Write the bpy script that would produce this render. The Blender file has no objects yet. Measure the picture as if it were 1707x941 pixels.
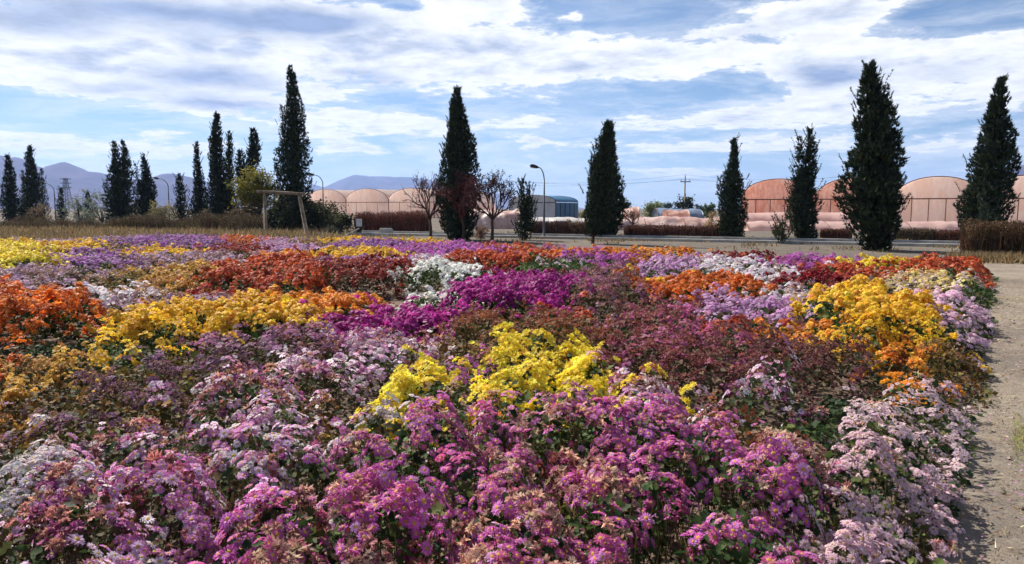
import bpy, math
import numpy as np
from mathutils import Vector

# ------------------------------------------------------------------ camera, sky, sun, exposure
SC = bpy.context.scene
COL = SC.collection
CAM_H, FPX, CXP, CYP = 1.75, 1232.0, 853.5, 470.5
PITCH = math.atan((CYP - 348.0) / FPX)
cam_d = bpy.data.cameras.new('camera')
cam = bpy.data.objects.new('camera', cam_d)
COL.objects.link(cam)
cam_d.sensor_width = 36.0
cam_d.lens = FPX / 1707.0 * 36.0
cam_d.clip_start, cam_d.clip_end = 0.05, 60000.0
cam.location = (0, 0, CAM_H)
cam.rotation_euler = (math.pi / 2 - PITCH, 0, 0)
SC.camera = cam
SC.render.resolution_x, SC.render.resolution_y = 1024, 564
SC.view_settings.view_transform = 'Standard'
SC.view_settings.look = 'None'
SC.view_settings.gamma = 1.0
SC.view_settings.use_curve_mapping = False
SC.view_settings.exposure = 0.80
SC.cycles.use_denoising = True
SC.cycles.use_adaptive_sampling = True
SC.cycles.adaptive_threshold = 0.02
SC.cycles.max_bounces = 6
SC.cycles.transparent_max_bounces = 8
SC.cycles.volume_bounces = 1
SC.cycles.sample_clamp_indirect = 6.0

SUN_AZ, SUN_EL, SUN_POWER = math.radians(-42), math.radians(46), 5.0     # azimuth from the view axis, to the left
SKY_STRENGTH = 0.055

def ray(px, py):
    xc, yc = (px - CXP) / FPX, (CYP - py) / FPX
    c, s = math.cos(PITCH), math.sin(PITCH)
    return np.array([xc, c + yc * s, -s + yc * c])
def on_plane(px, py, z=0.0):
    d = ray(px, py); t = (z - CAM_H) / d[2]
    return d[0] * t, d[1] * t
def at(px, py, Y):
    d = ray(px, py); t = Y / d[1]
    return np.array([d[0] * t, Y, CAM_H + d[2] * t])
def azel(px, py):
    d = ray(px, py)
    return math.atan2(d[0], d[1]), math.atan2(d[2], math.hypot(d[0], d[1]))

class NT:
    """small helper for building node trees"""
    def __init__(s, tree): s.t = tree
    def n(s, typ, **kw):
        nd = s.t.nodes.new(typ)
        for k, v in kw.items(): setattr(nd, k, v)
        return nd
    def put(s, sock, v):
        if isinstance(v, bpy.types.NodeSocket): s.t.links.new(v, sock)
        elif isinstance(v, bpy.types.Node): s.t.links.new(v.outputs[0], sock)
        else: sock.default_value = v
    def math(s, op, a, b=None, c=None, clamp=False):
        nd = s.n('ShaderNodeMath', operation=op, use_clamp=clamp)
        s.put(nd.inputs[0], a)
        if b is not None: s.put(nd.inputs[1], b)
        if c is not None: s.put(nd.inputs[2], c)
        return nd.outputs[0]
    def vmath(s, op, a, b=None, c=None, out=0):
        nd = s.n('ShaderNodeVectorMath', operation=op)
        s.put(nd.inputs[0], a)
        if b is not None: s.put(nd.inputs[1], b)
        if c is not None: s.put(nd.inputs[2], c)
        return nd.outputs[out]
    def mix(s, f, a, b, mode='MIX'):
        nd = s.n('ShaderNodeMix', data_type='RGBA', blend_type=mode)
        s.put(nd.inputs[0], f); s.put(nd.inputs[6], a); s.put(nd.inputs[7], b)
        return nd.outputs[2]
    def noise(s, vec, scale, detail=6, rough=.55, dist=0.0, color=False):
        nd = s.n('ShaderNodeTexNoise')
        if vec is not None: s.put(nd.inputs['Vector'], vec)
        nd.inputs['Scale'].default_value = scale
        nd.inputs['Detail'].default_value = detail
        nd.inputs['Roughness'].default_value = rough
        nd.inputs['Distortion'].default_value = dist
        return nd.outputs[1 if color else 0]
    def ramp(s, v, lo, hi, a=0.0, b=1.0):
        nd = s.n('ShaderNodeMapRange', interpolation_type='SMOOTHSTEP')
        s.put(nd.inputs[0], v)
        for i, x in enumerate((lo, hi, a, b)): nd.inputs[i + 1].default_value = x
        return nd.outputs[0]

def build_world():
    w = bpy.data.worlds.new('World'); SC.world = w; w.use_nodes = True
    t = w.node_tree; t.nodes.clear(); N = NT(t)
    out = N.n('ShaderNodeOutputWorld'); bg = N.n('ShaderNodeBackground')
    sky = N.n('ShaderNodeTexSky', sky_type='NISHITA', sun_disc=False)
    sky.sun_elevation = SUN_EL; sky.sun_rotation = SUN_AZ
    sky.altitude = 1300; sky.air_density = 1.0; sky.dust_density = 0.6; sky.ozone_density = 2.2
    tc = N.n('ShaderNodeTexCoord').outputs['Generated']
    d = N.vmath('NORMALIZE', tc)
    sep = N.n('ShaderNodeSeparateXYZ'); N.put(sep.inputs[0], d)
    x, y, z = sep.outputs
    az = N.math('ARCTAN2', x, y); el = N.math('ARCSINE', z)
    zz = N.math('ADD', N.math('MAXIMUM', z, 0.0), 0.10)
    cb = N.n('ShaderNodeCombineXYZ'); N.put(cb.inputs[0], N.math('DIVIDE', x, zz)); N.put(cb.inputs[1], N.math('DIVIDE', y, zz))
    P = cb.outputs[0]                                   # the cloud deck seen in perspective
    ae = N.n('ShaderNodeCombineXYZ'); N.put(ae.inputs[0], az); N.put(ae.inputs[1], el)
    warp = N.vmath('SUBTRACT', N.noise(P, 1.6, 5, .6, color=True), (.5, .5, .5))
    A = N.vmath('MULTIPLY_ADD', warp, (.13, .045, 0), ae.outputs[0])
    def blobs(lst):
        acc = None
        for (px, py, rx, ry, wt) in lst:
            a, e = azel(px, py); ra, re = rx / FPX * .95, ry / FPX * .95
            v = N.vmath('MULTIPLY_ADD', A, (1 / ra, 1 / re, 0), (-a / ra, -e / re, 0))
            q = N.math('EXPONENT', N.math('MULTIPLY', N.vmath('DOT_PRODUCT', v, v, out=1), -1.0))
            acc = N.math('MULTIPLY', q, wt) if acc is None else N.math('MULTIPLY_ADD', q, wt, acc)
        return acc
    dens = blobs([(90, 80, 300, 60, .30), (330, 25, 300, 48, .34), (600, 75, 240, 40, .26), (840, 90, 240, 48, .36), (300, 140, 200, 34, .24),
                  (1090, 105, 190, 28, .36), (1370, 28, 150, 36, .44), (1378, 118, 86, 34, .46), (1570, 112, 130, 34, .32), (1690, 130, 60, 40, .25),
                  (640, 208, 140, 20, .30), (1190, 200, 170, 16, .32), (890, 237, 30, 8, .50), (582, 254, 42, 10, .42), (870, 208, 44, 8, .3),
                  (790, 12, 56, 18, .42), (130, 240, 260, 16, .26), (1130, 290, 110, 8, .30), (520, 225, 60, 10, .22), (1400, 165, 90, 18, .22),
                  (1040, 245, 200, 14, .18), (1600, 240, 160, 14, .24), (1230, 245, 120, 10, .24), (950, 25, 18, 7, .4), (1600, 70, 60, 8, .3), (390, 180, 110, 16, .22),
                  (1090, 25, 120, 20, -.16), (1640, 12, 120, 26, -.34), (660, 8, 40, 12, -.24), (1190, 148, 150, 16, -.26), (930, 20, 60, 22, -.12),
                  (250, 208, 200, 10, -.20), (720, 178, 130, 10, -.16), (60, 185, 150, 20, -.14), (1330, 270, 120, 14, -.12), (720, 250, 160, 14, -.14), (1300, 62, 90, 8, -.14)])
    shade = blobs([(300, 22, 250, 26, 1.05), (520, 30, 90, 20, .8), (350, 132, 110, 20, 1.0), (385, 178, 90, 12, .95), (1388, 118, 60, 20, 1.15), (30, 30, 120, 24, .7),
                   (620, 128, 60, 16, .7), (332, 76, 34, 16, .8), (180, 150, 70, 12, .6), (1250, 52, 70, 10, .35), (860, 110, 20, 12, .5), (1560, 120, 60, 14, .4)])
    big = N.noise(P, .75, 4, .55, .3)
    fine = N.noise(P, 3.4, 8, .66, .35)
    wisp = N.noise(N.vmath('MULTIPLY', A, (4.0, 26.0, 1)), 1.0, 8, .6, .6)   # thin streaks along the horizon
    base = N.math('MULTIPLY_ADD', big, .50, N.math('MULTIPLY_ADD', fine, .72, -.02))
    base = N.math('MULTIPLY_ADD', wisp, .32, base)
    base = N.math('ADD', base, N.math('MULTIPLY_ADD', N.noise(P, 10.0, 5, .7, .4), .30, -.15))
    cov = N.math('ADD', base, dens)
    thick = N.ramp(cov, .81, .93)
    veil = N.ramp(cov, .66, .98)
    lowveil = N.math('MULTIPLY', N.ramp(wisp, .38, .70), N.ramp(el, .45, .02, 0, .78))
    alpha = N.math('MAXIMUM', N.math('MAXIMUM', thick, N.math('MULTIPLY', veil, .62)), lowveil, clamp=True)
    # cloud light: white where thin or sunlit, blue grey where the deck is thick
    lump = N.noise(N.vmath('ADD', P, (3.1, 1.7, 0)), 2.6, 7, .6, .2)
    dark = N.math('MULTIPLY', N.ramp(lump, .40, .68), N.ramp(cov, .85, 1.25, 0, .75))
    dark = N.math('MAXIMUM', dark, N.math('MULTIPLY', shade, .95), clamp=True)
    ccol = N.mix(dark, (.675, .68, .685, 1), (.205, .268, .41, 1))
    skyc = N.mix(1.0, sky.outputs[0], (SKY_STRENGTH,) * 3 + (1,), 'MULTIPLY')
    skyc = N.mix(1.0, skyc, (.84, .98, 1.09, 1), 'MULTIPLY')
    puff = N.ramp(N.noise(N.vmath('ADD', P, (1.3, 5.2, 0)), 7.0, 6, .68, .3), .30, .66, .84, 1.03)
    pc = N.n('ShaderNodeCombineXYZ')
    for i in range(3): N.put(pc.inputs[i], puff)
    ccol = N.mix(1.0, ccol, pc.outputs[0], 'MULTIPLY')
    col = N.mix(alpha, skyc, ccol)
    N.put(bg.inputs[0], col); bg.inputs[1].default_value = 1.0
    N.put(out.inputs[0], bg)
build_world()

sun_d = bpy.data.lights.new('sun', 'SUN')
sun = bpy.data.objects.new('sun', sun_d); COL.objects.link(sun)
sun_d.energy = SUN_POWER; sun_d.angle = math.radians(0.6); sun_d.color = (1.0, .95, .86)
sd = Vector((math.sin(SUN_AZ) * math.cos(SUN_EL), math.cos(SUN_AZ) * math.cos(SUN_EL), math.sin(SUN_EL)))
sun.rotation_euler = sd.to_track_quat('Z', 'Y').to_euler()
sun.location = sd * 50

# ------------------------------------------------------------------ helpers
RNG = np.random.default_rng(11)
def lin(c):
    c = np.asarray(c, float) / 255.0
    return np.where(c <= .04045, c / 12.92, ((c + .055) / 1.055) ** 2.4)
def col4(c): return tuple(lin(c)) + (1.0,)

def vnoise(x, y, seed=0):
    """vectorised value noise in 0..1"""
    x = np.asarray(x, float); y = np.asarray(y, float)
    xi, yi = np.floor(x).astype(np.int64), np.floor(y).astype(np.int64)
    fx, fy = x - xi, y - yi
    fx, fy = fx * fx * (3 - 2 * fx), fy * fy * (3 - 2 * fy)
    def h(a, b):
        n = (a * 374761393 + b * 668265263 + seed * 974711) & 0xffffffff
        n = ((n ^ (n >> 13)) * 1274126177) & 0xffffffff
        return ((n ^ (n >> 16)) & 0xffff) / 65535.0
    return (h(xi, yi) * (1 - fx) + h(xi + 1, yi) * fx) * (1 - fy) + (h(xi, yi + 1) * (1 - fx) + h(xi + 1, yi + 1) * fx) * fy
def fbm(x, y, seed=0, o=4):
    s, a, t = 0, 1.0, 0
    for i in range(o):
        s = s + a * vnoise(x * 2 ** i, y * 2 ** i, seed + i); t += a; a *= .5
    return s / t
def sstep(a, b, v):
    t = np.clip((v - a) / (b - a), 0, 1)
    return t * t * (3 - 2 * t)

def make_mesh(name, V, T, C=None, mat=None, flat=False):
    """triangle mesh from arrays, C = linear rgb per vertex"""
    me = bpy.data.meshes.new(name)
    V = np.asarray(V, np.float32); T = np.asarray(T, np.int32)
    me.vertices.add(len(V)); me.vertices.foreach_set('co', V.ravel())
    me.loops.add(T.size); me.loops.foreach_set('vertex_index', T.ravel())
    me.polygons.add(len(T)); me.polygons.foreach_set('loop_start', np.arange(0, T.size, 3, dtype=np.int32))
    if C is not None:
        at_ = me.attributes.new('Col', 'FLOAT_COLOR', 'POINT')
        c4 = np.ones((len(V), 4), np.float32); c4[:, :3] = C
        at_.data.foreach_set('color', c4.ravel())
    me.update(calc_edges=True)
    if flat: me.shade_flat()
    if mat: me.materials.append(mat)
    return me
def link(name, data, parent=None, loc=None, **props):
    o = bpy.data.objects.new(name, data); COL.objects.link(o)
    if parent is not None: o.parent = parent
    if loc is not None: o.location = loc
    for k, v in props.items():
        if v is not None: o[k] = v
    return o
def thing(name, label, cat, loc=(0, 0, 0), rz=0.0, group=None):
    o = link(name, None, None, loc, label=label, category=cat, group=group)
    o.rotation_euler = (0, 0, rz); o.empty_display_size = .2
    return o

class Geo:
    """collects simple solids into one triangle mesh"""
    def __init__(s): s.V, s.T, s.C, s.n = [], [], [], 0
    def add(s, V, T, C=(1, 1, 1)):
        V = np.asarray(V, float); T = np.asarray(T, int)
        s.V.append(V); s.T.append(T + s.n); s.n += len(V)
        s.C.append(np.broadcast_to(np.asarray(C, float), (len(V), 3)))
    def box(s, c, size, rz=0.0, C=(1, 1, 1), taper=1.0):
        sx, sy, sz = np.array(size) / 2
        P = np.array([(x * sx * (taper if z > 0 else 1), y * sy * (taper if z > 0 else 1), z * sz) for z in (-1, 1) for y in (-1, 1) for x in (-1, 1)])
        R = np.array([[math.cos(rz), -math.sin(rz), 0], [math.sin(rz), math.cos(rz), 0], [0, 0, 1]])
        Q = [(0, 2, 3, 1), (4, 5, 7, 6), (0, 1, 5, 4), (2, 6, 7, 3), (0, 4, 6, 2), (1, 3, 7, 5)]
        s.add(P @ R.T + np.array(c), [t for q in Q for t in ((q[0], q[1], q[2]), (q[0], q[2], q[3]))], C)
    def tube(s, pts, rad, k=6, C=(1, 1, 1), cap=True):
        pts = np.asarray(pts, float); rad = np.broadcast_to(np.asarray(rad, float), (len(pts),))
        V, T = [], []
        tan = np.gradient(pts, axis=0)
        for i, p in enumerate(pts):
            t = tan[i] / (np.linalg.norm(tan[i]) + 1e-9)
            a = np.cross(t, (0, 0, 1) if abs(t[2]) < .9 else (1, 0, 0)); a /= np.linalg.norm(a); b = np.cross(t, a)
            for j in range(k):
                an = 2 * math.pi * j / k
                V.append(p + rad[i] * (math.cos(an) * a + math.sin(an) * b))
        for i in range(len(pts) - 1):
            for j in range(k):
                q = (i * k + j, i * k + (j + 1) % k, (i + 1) * k + (j + 1) % k, (i + 1) * k + j)
                T += [(q[0], q[1], q[2]), (q[0], q[2], q[3])]
        if cap:
            for base, e in ((0, 0), ((len(pts) - 1) * k, len(pts) - 1)):
                V.append(pts[e]); c = len(V) - 1
                for j in range(k): T.append((base + j, base + (j + 1) % k, c))
        s.add(V, T, C)
    def arrays(s): return np.concatenate(s.V), np.concatenate(s.T), np.concatenate(s.C)
    def build(s, name, mat, parent=None, flat=True, **props):
        V, T, C = s.arrays()
        return link(name, make_mesh(name, V, T, C, mat, flat), parent, **props)

# ------------------------------------------------------------------ materials
def mat_new(name):
    m = bpy.data.materials.new(name); m.use_nodes = True
    t = m.node_tree; t.nodes.clear(); N = NT(t)
    return m, N, N.n('ShaderNodeOutputMaterial')
def mat_leafy(name, transl=.35, rough=.6, spec=.2, vary=.25, scale=30.0):
    """thin plant tissue: colour attribute, diffuse + light shining through"""
    m, N, out = mat_new(name)
    a = N.n('ShaderNodeAttribute', attribute_name='Col')
    obj = N.n('ShaderNodeTexCoord').outputs['Object']
    f = N.ramp(N.noise(obj, scale, 3, .6), .3, .7, 1 - vary, 1 + vary)
    g = N.n('ShaderNodeCombineXYZ')
    for i in range(3): N.put(g.inputs[i], f)
    c = N.mix(1.0, a.outputs[0], g.outputs[0], 'MULTIPLY')
    p = N.n('ShaderNodeBsdfPrincipled'); N.put(p.inputs['Base Color'], c)
    p.inputs['Roughness'].default_value = rough; p.inputs['Specular IOR Level'].default_value = spec
    tr = N.n('ShaderNodeBsdfTranslucent'); N.put(tr.inputs[0], c)
    mx = N.n('ShaderNodeMixShader'); mx.inputs[0].default_value = transl
    N.put(mx.inputs[1], p); N.put(mx.inputs[2], tr); N.put(out.inputs[0], mx)
    return m
def mat_solid(name, c1, c2, scale=3.0, rough=.85, bump=.3, bscale=20.0, spec=.25, metal=0.0, lo=.35, hi=.65, attr=False):
    m, N, out = mat_new(name)
    obj = N.n('ShaderNodeTexCoord').outputs['Object']
    f = N.ramp(N.noise(obj, scale, 7, .62), lo, hi)
    c = N.mix(f, col4(c1), col4(c2))
    if attr:
        a = N.n('ShaderNodeAttribute', attribute_name='Col'); c = N.mix(1.0, c, a.outputs[0], 'MULTIPLY')
    p = N.n('ShaderNodeBsdfPrincipled'); N.put(p.inputs['Base Color'], c)
    p.inputs['Roughness'].default_value = rough; p.inputs['Specular IOR Level'].default_value = spec; p.inputs['Metallic'].default_value = metal
    if bump:
        b = N.n('ShaderNodeBump'); b.inputs['Strength'].default_value = bump; b.inputs['Distance'].default_value = .05
        N.put(b.inputs['Height'], N.noise(obj, bscale, 5, .65)); N.put(p.inputs['Normal'], b.outputs[0])
    N.put(out.inputs[0], p)
    return m
def mat_film(name, c1, c2, c3, transl=.4, scale=1.2):
    """weathered greenhouse film: stained, slightly glossy, lets light through"""
    m, N, out = mat_new(name)
    obj = N.n('ShaderNodeTexCoord').outputs['Object']
    st = N.noise(N.vmath('MULTIPLY', obj, (1, 1, .35)), scale, 8, .68, .6)
    c = N.mix(N.ramp(st, .38, .62), col4(c1), col4(c2))
    c = N.mix(N.ramp(N.noise(obj, scale * 3.7, 6, .7), .55, .72, 0, .8), c, col4(c3))
    p = N.n('ShaderNodeBsdfPrincipled'); N.put(p.inputs['Base Color'], c); p.inputs['Roughness'].default_value = .45
    b = N.n('ShaderNodeBump'); b.inputs['Strength'].default_value = .35; b.inputs['Distance'].default_value = .08
    N.put(b.inputs['Height'], N.noise(obj, 2.5, 4, .6, 1.0)); N.put(p.inputs['Normal'], b.outputs[0])
    tr = N.n('ShaderNodeBsdfTranslucent'); N.put(tr.inputs[0], c)
    mx = N.n('ShaderNodeMixShader'); mx.inputs[0].default_value = transl
    N.put(mx.inputs[1], p); N.put(mx.inputs[2], tr); N.put(out.inputs[0], mx)
    return m
M = {
    'petal': mat_leafy('petal_tissue', .48, .55, .25, .18, 60),
    'leaf': mat_leafy('leaf_tissue', .30, .65, .15, .3, 25),
    'needle': mat_leafy('conifer_sprays', .10, .7, .15, .35, 3.0),
    'straw': mat_leafy('dry_straw', .3, .8, .1, .3, 8),
    'twig': mat_leafy('dry_twigs', .12, .85, .1, .3, 6),
    'bark': mat_solid('bark', (92, 74, 60), (58, 46, 40), 9, .95, .8, 40),
    'wood': mat_solid('weathered_wood', (150, 132, 110), (104, 90, 76), 4, .9, .5, 30),
    'soil': mat_solid('soil', (118, 100, 88), (88, 75, 66), .9, .97, .5, 14, .1),
    'asphalt': mat_solid('asphalt', (120, 116, 112), (98, 95, 93), .8, .92, .2, 60, .2),
    'concrete': mat_solid('concrete', (186, 180, 172), (150, 145, 138), 1.5, .9, .25, 25, .2),
    'metal': mat_solid('painted_pole', (96, 98, 100), (70, 72, 76), 3, .5, .1, 30, .4),
    'rustmetal': mat_solid('greenhouse_steel', (132, 84, 72), (98, 66, 58), 2, .7, .1, 30, .3),
    'white': mat_solid('white_paint', (214, 210, 204), (186, 182, 176), 2, .6, .15, 20, .3),
    'dark': mat_solid('dark_steel', (50, 50, 54), (34, 34, 38), 2, .6, .1, 20, .3),
    'film_salmon': mat_film('salmon_film', (250, 236, 228), (244, 218, 204), (230, 194, 178), .68),
    'film_mottled': mat_film('mottled_film', (248, 220, 206), (228, 176, 158), (146, 100, 88), .62, 2.2),
    'film_pink': mat_film('pink_film', (248, 214, 202), (240, 198, 186), (250, 226, 218), .5),
    'film_white': mat_film('white_film', (240, 234, 228), (222, 214, 208), (244, 240, 236), .4),
    'film_pale': mat_film('torn_pale_film', (214, 186, 176), (184, 140, 124), (228, 212, 204), .2, 1.0),
    'film_blue': mat_film('blue_sheet', (40, 104, 140), (28, 78, 112), (66, 126, 156), .1),
    'film_grey': mat_film('grey_blue_sheet', (120, 138, 158), (96, 112, 132), (150, 160, 172), .1),
}

# ------------------------------------------------------------------ setting: ground, path, road, hills
def m_ground():
    m, N, out = mat_new('dry_ground')
    obj = N.n('ShaderNodeTexCoord').outputs['Object']
    a = N.ramp(N.noise(obj, .12, 6, .6), .35, .65)
    c = N.mix(a, col4((106, 97, 88)), col4((90, 82, 75)))
    c = N.mix(N.ramp(N.noise(obj, 1.7, 8, .7), .45, .7), c, col4((122, 111, 97)))
    c = N.mix(N.ramp(N.noise(obj, .9, 6, .65), .62, .75, 0, .6), c, col4((104, 104, 66)))
    p = N.n('ShaderNodeBsdfPrincipled'); N.put(p.inputs['Base Color'], c); p.inputs['Roughness'].default_value = .97
    p.inputs['Specular IOR Level'].default_value = .1
    b = N.n('ShaderNodeBump'); b.inputs['Strength'].default_value = .6; b.inputs['Distance'].default_value = .04
    N.put(b.inputs['Height'], N.noise(obj, 9, 7, .7)); N.put(p.inputs['Normal'], b.outputs[0])
    N.put(out.inputs[0], p); return m
M['ground'] = m_ground()
def m_path():
    m, N, out = mat_new('sandy_path')
    obj = N.n('ShaderNodeTexCoord').outputs['Object']
    c = N.mix(N.ramp(N.noise(obj, .55, 7, .62), .36, .64), col4((142, 130, 116)), col4((118, 108, 99)))
    c = N.mix(N.ramp(N.noise(obj, 7, 8, .7), .5, .72, 0, .8), c, col4((166, 152, 132)))
    c = N.mix(N.ramp(N.noise(obj, 24, 5, .7), .56, .70, 0, .7), c, col4((104, 88, 74)))
    c = N.mix(N.ramp(N.noise(obj, .33, 5, .6), .58, .70, 0, .5), c, col4((132, 126, 84)))
    p = N.n('ShaderNodeBsdfPrincipled'); N.put(p.inputs['Base Color'], c); p.inputs['Roughness'].default_value = .96
    p.inputs['Specular IOR Level'].default_value = .12
    b = N.n('ShaderNodeBump'); b.inputs['Strength'].default_value = .8; b.inputs['Distance'].default_value = .03
    N.put(b.inputs['Height'], N.noise(obj, 30, 8, .75)); N.put(p.inputs['Normal'], b.outputs[0])
    N.put(out.inputs[0], p); return m
M['path'] = m_path()

g = Geo(); R_ = 11000.0
g.add([(-R_, -R_, 0), (R_, -R_, 0), (R_, R_, 0), (-R_, R_, 0)], [(0, 1, 2), (0, 2, 3)])
g.build('ground', M['ground'], kind='structure')

# right edge of the flower bed: a straight line on the ground
E0, E1 = np.array(on_plane(1612, 941)), np.array(on_plane(1658, 458))
EDIR = (E1 - E0) / np.linalg.norm(E1 - E0); ENRM = np.array([EDIR[1], -EDIR[0]])      # points to the path
def edge_dist(x, y): return (x - E0[0]) * ENRM[0] + (y - E0[1]) * ENRM[1] + np.interp(y, [2, 4.2, 5.6, 14, 19], [-.02, .02, .0, -.04, .10])

def path_sheet():
    us = np.concatenate([np.linspace(-5, 12, 150), np.linspace(12.3, 34, 50)]); vs = np.concatenate([np.linspace(-.35, 6, 80), np.linspace(6.3, 14, 22)])
    U, Vv = np.meshgrid(us, vs, indexing='ij')
    X = E0[0] + EDIR[0] * U + ENRM[0] * Vv; Y = E0[1] + EDIR[1] * U + ENRM[1] * Vv
    Z = .02 + .05 * (fbm(X * 1.3, Y * 1.3, 3, 5) - .5) + .022 * (fbm(X * 9, Y * 9, 8, 3) - .5)
    edge = np.minimum.reduce([U - us[0], us[-1] - U, Vv - vs[0], vs[-1] - Vv])
    Z = np.where(edge < 1e-6, -.03, np.maximum(Z, .004))
    n, k = len(us), len(vs); idx = np.arange(n * k).reshape(n, k)
    a, b, c, d = idx[:-1, :-1].ravel(), idx[1:, :-1].ravel(), idx[1:, 1:].ravel(), idx[:-1, 1:].ravel()
    T = np.concatenate([np.stack([a, c, b], 1), np.stack([a, d, c], 1)])
    V = np.stack([X.ravel(), Y.ravel(), Z.ravel()], 1)
    nrm = np.cross(V[T[0, 1]] - V[T[0, 0]], V[T[0, 2]] - V[T[0, 0]])
    if nrm[2] < 0: T = T[:, ::-1]
    link('path', make_mesh('path', V, T, None, M['path']), kind='structure')
path_sheet()

# the paved lane behind the bed, kerb on either side
RA, RB = np.array(on_plane(600, 392)), np.array(on_plane(1610, 413))
RD = (RB - RA) / np.linalg.norm(RB - RA); RN = np.array([-RD[1], RD[0]])
if RN[1] < 0: RN = -RN
def road_pt(u, v): return RA + RD * u + RN * v
def strip(name, v0, v1, z0, z1, mat, u0=-4.0, u1=60.0):
    gg = Geo(); n = 24
    for i in range(n):
        ua, ub = u0 + (u1 - u0) * i / n, u0 + (u1 - u0) * (i + 1) / n
        a, b, c, d = road_pt(ua, v0), road_pt(ub, v0), road_pt(ub, v1), road_pt(ua, v1)
        P = [(*p, z) for z in (z0, z1) for p in (a, b, c, d)]
        T = [(4, 5, 6), (4, 6, 7), (0, 1, 5), (0, 5, 4), (2, 3, 7), (2, 7, 6)]
        if i == 0: T += [(3, 0, 4), (3, 4, 7)]
        if i == n - 1: T += [(1, 2, 6), (1, 6, 5)]
        gg.add(P, T)
    return gg.build(name, mat, kind='structure')
strip('road', .22, 3.9, -.02, .012, M['asphalt'])
strip('kerb', 0, .2, -.02, .14, M['concrete'])
strip('kerb', 3.92, 4.1, -.02, .14, M['concrete'])

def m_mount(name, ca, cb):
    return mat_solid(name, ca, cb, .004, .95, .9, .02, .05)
def mountain(name, ridge, D, depth, mat, seed, foot=343):
    """ridge line given by picture points at distance D, slopes running down to the plain on both sides"""
    ridge = np.array(ridge, float); n, k = 160, 40
    px = np.linspace(ridge[0, 0], ridge[-1, 0], n); py = np.interp(px, ridge[:, 0], ridge[:, 1])
    X, Y, Z = np.zeros((n, k)), np.zeros((n, k)), np.zeros((n, k))
    for i in range(n):
        p = at(px[i], py[i], D); hgt = max(p[2], 1)
        for j in range(k):
            s = j / (k - 1) * 2 - 1.0                 # -1 front foot, 0 ridge, 1 back foot
            X[i, j], Y[i, j] = p[0] * (1 + s * depth / D * .5), D + s * depth
            Z[i, j] = hgt * (1 - abs(s)) ** 1.15
    nz = fbm(X / (depth * .16), Y / (depth * .35), seed, 5) - .5
    s = np.linspace(-1, 1, k)[None, :]
    Z = Z * (1 + .95 * nz * np.minimum(1, abs(s) * 3)) + 0.06 * Z.max() * (fbm(X / (depth * .03), Y / (depth * .03), seed + 9, 3) - .5) * (1 - abs(s))
    Z[:, 0] = -.5; Z[:, -1] = -.5; Z[0] = -.5; Z[-1] = -.5; Z = np.maximum(Z, -.5)
    idx = np.arange(n * k).reshape(n, k)
    a, b, c, d = idx[:-1, :-1].ravel(), idx[1:, :-1].ravel(), idx[1:, 1:].ravel(), idx[:-1, 1:].ravel()
    T = np.concatenate([np.stack([a, b, c], 1), np.stack([a, c, d], 1)])
    V = np.stack([X.ravel(), Y.ravel(), Z.ravel()], 1)
    link(name, make_mesh(name, V, T, None, mat), kind='structure')
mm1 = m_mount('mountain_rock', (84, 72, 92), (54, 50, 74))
mountain('mountain', [(-900, 330), (-700, 280), (-420, 300), (-180, 262), (-60, 250), (0, 256), (15, 259), (30, 258), (45, 265), (62, 274), (78, 279), (100, 271), (112, 270), (126, 276),
                      (145, 285), (172, 289), (205, 299), (240, 300), (265, 291), (290, 289), (310, 293), (335, 299), (365, 312), (400, 328), (440, 342)], 4200, 1500, mm1, 5)
mountain('mountain', [(420, 338), (500, 322), (520, 306), (540, 312), (556, 304), (575, 296), (592, 290), (612, 292), (640, 294), (690, 295), (715, 299), (755, 306), (800, 318), (870, 330), (960, 344)], 8000, 2200, mm1, 21)
mountain('mountain', [(1560, 345), (1640, 325), (1668, 306), (1682, 290), (1694, 281), (1707, 274), (1740, 262), (1800, 276), (1900, 255), (2050, 290), (2300, 270), (2600, 335)], 3600, 1300, mm1, 33)

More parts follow.
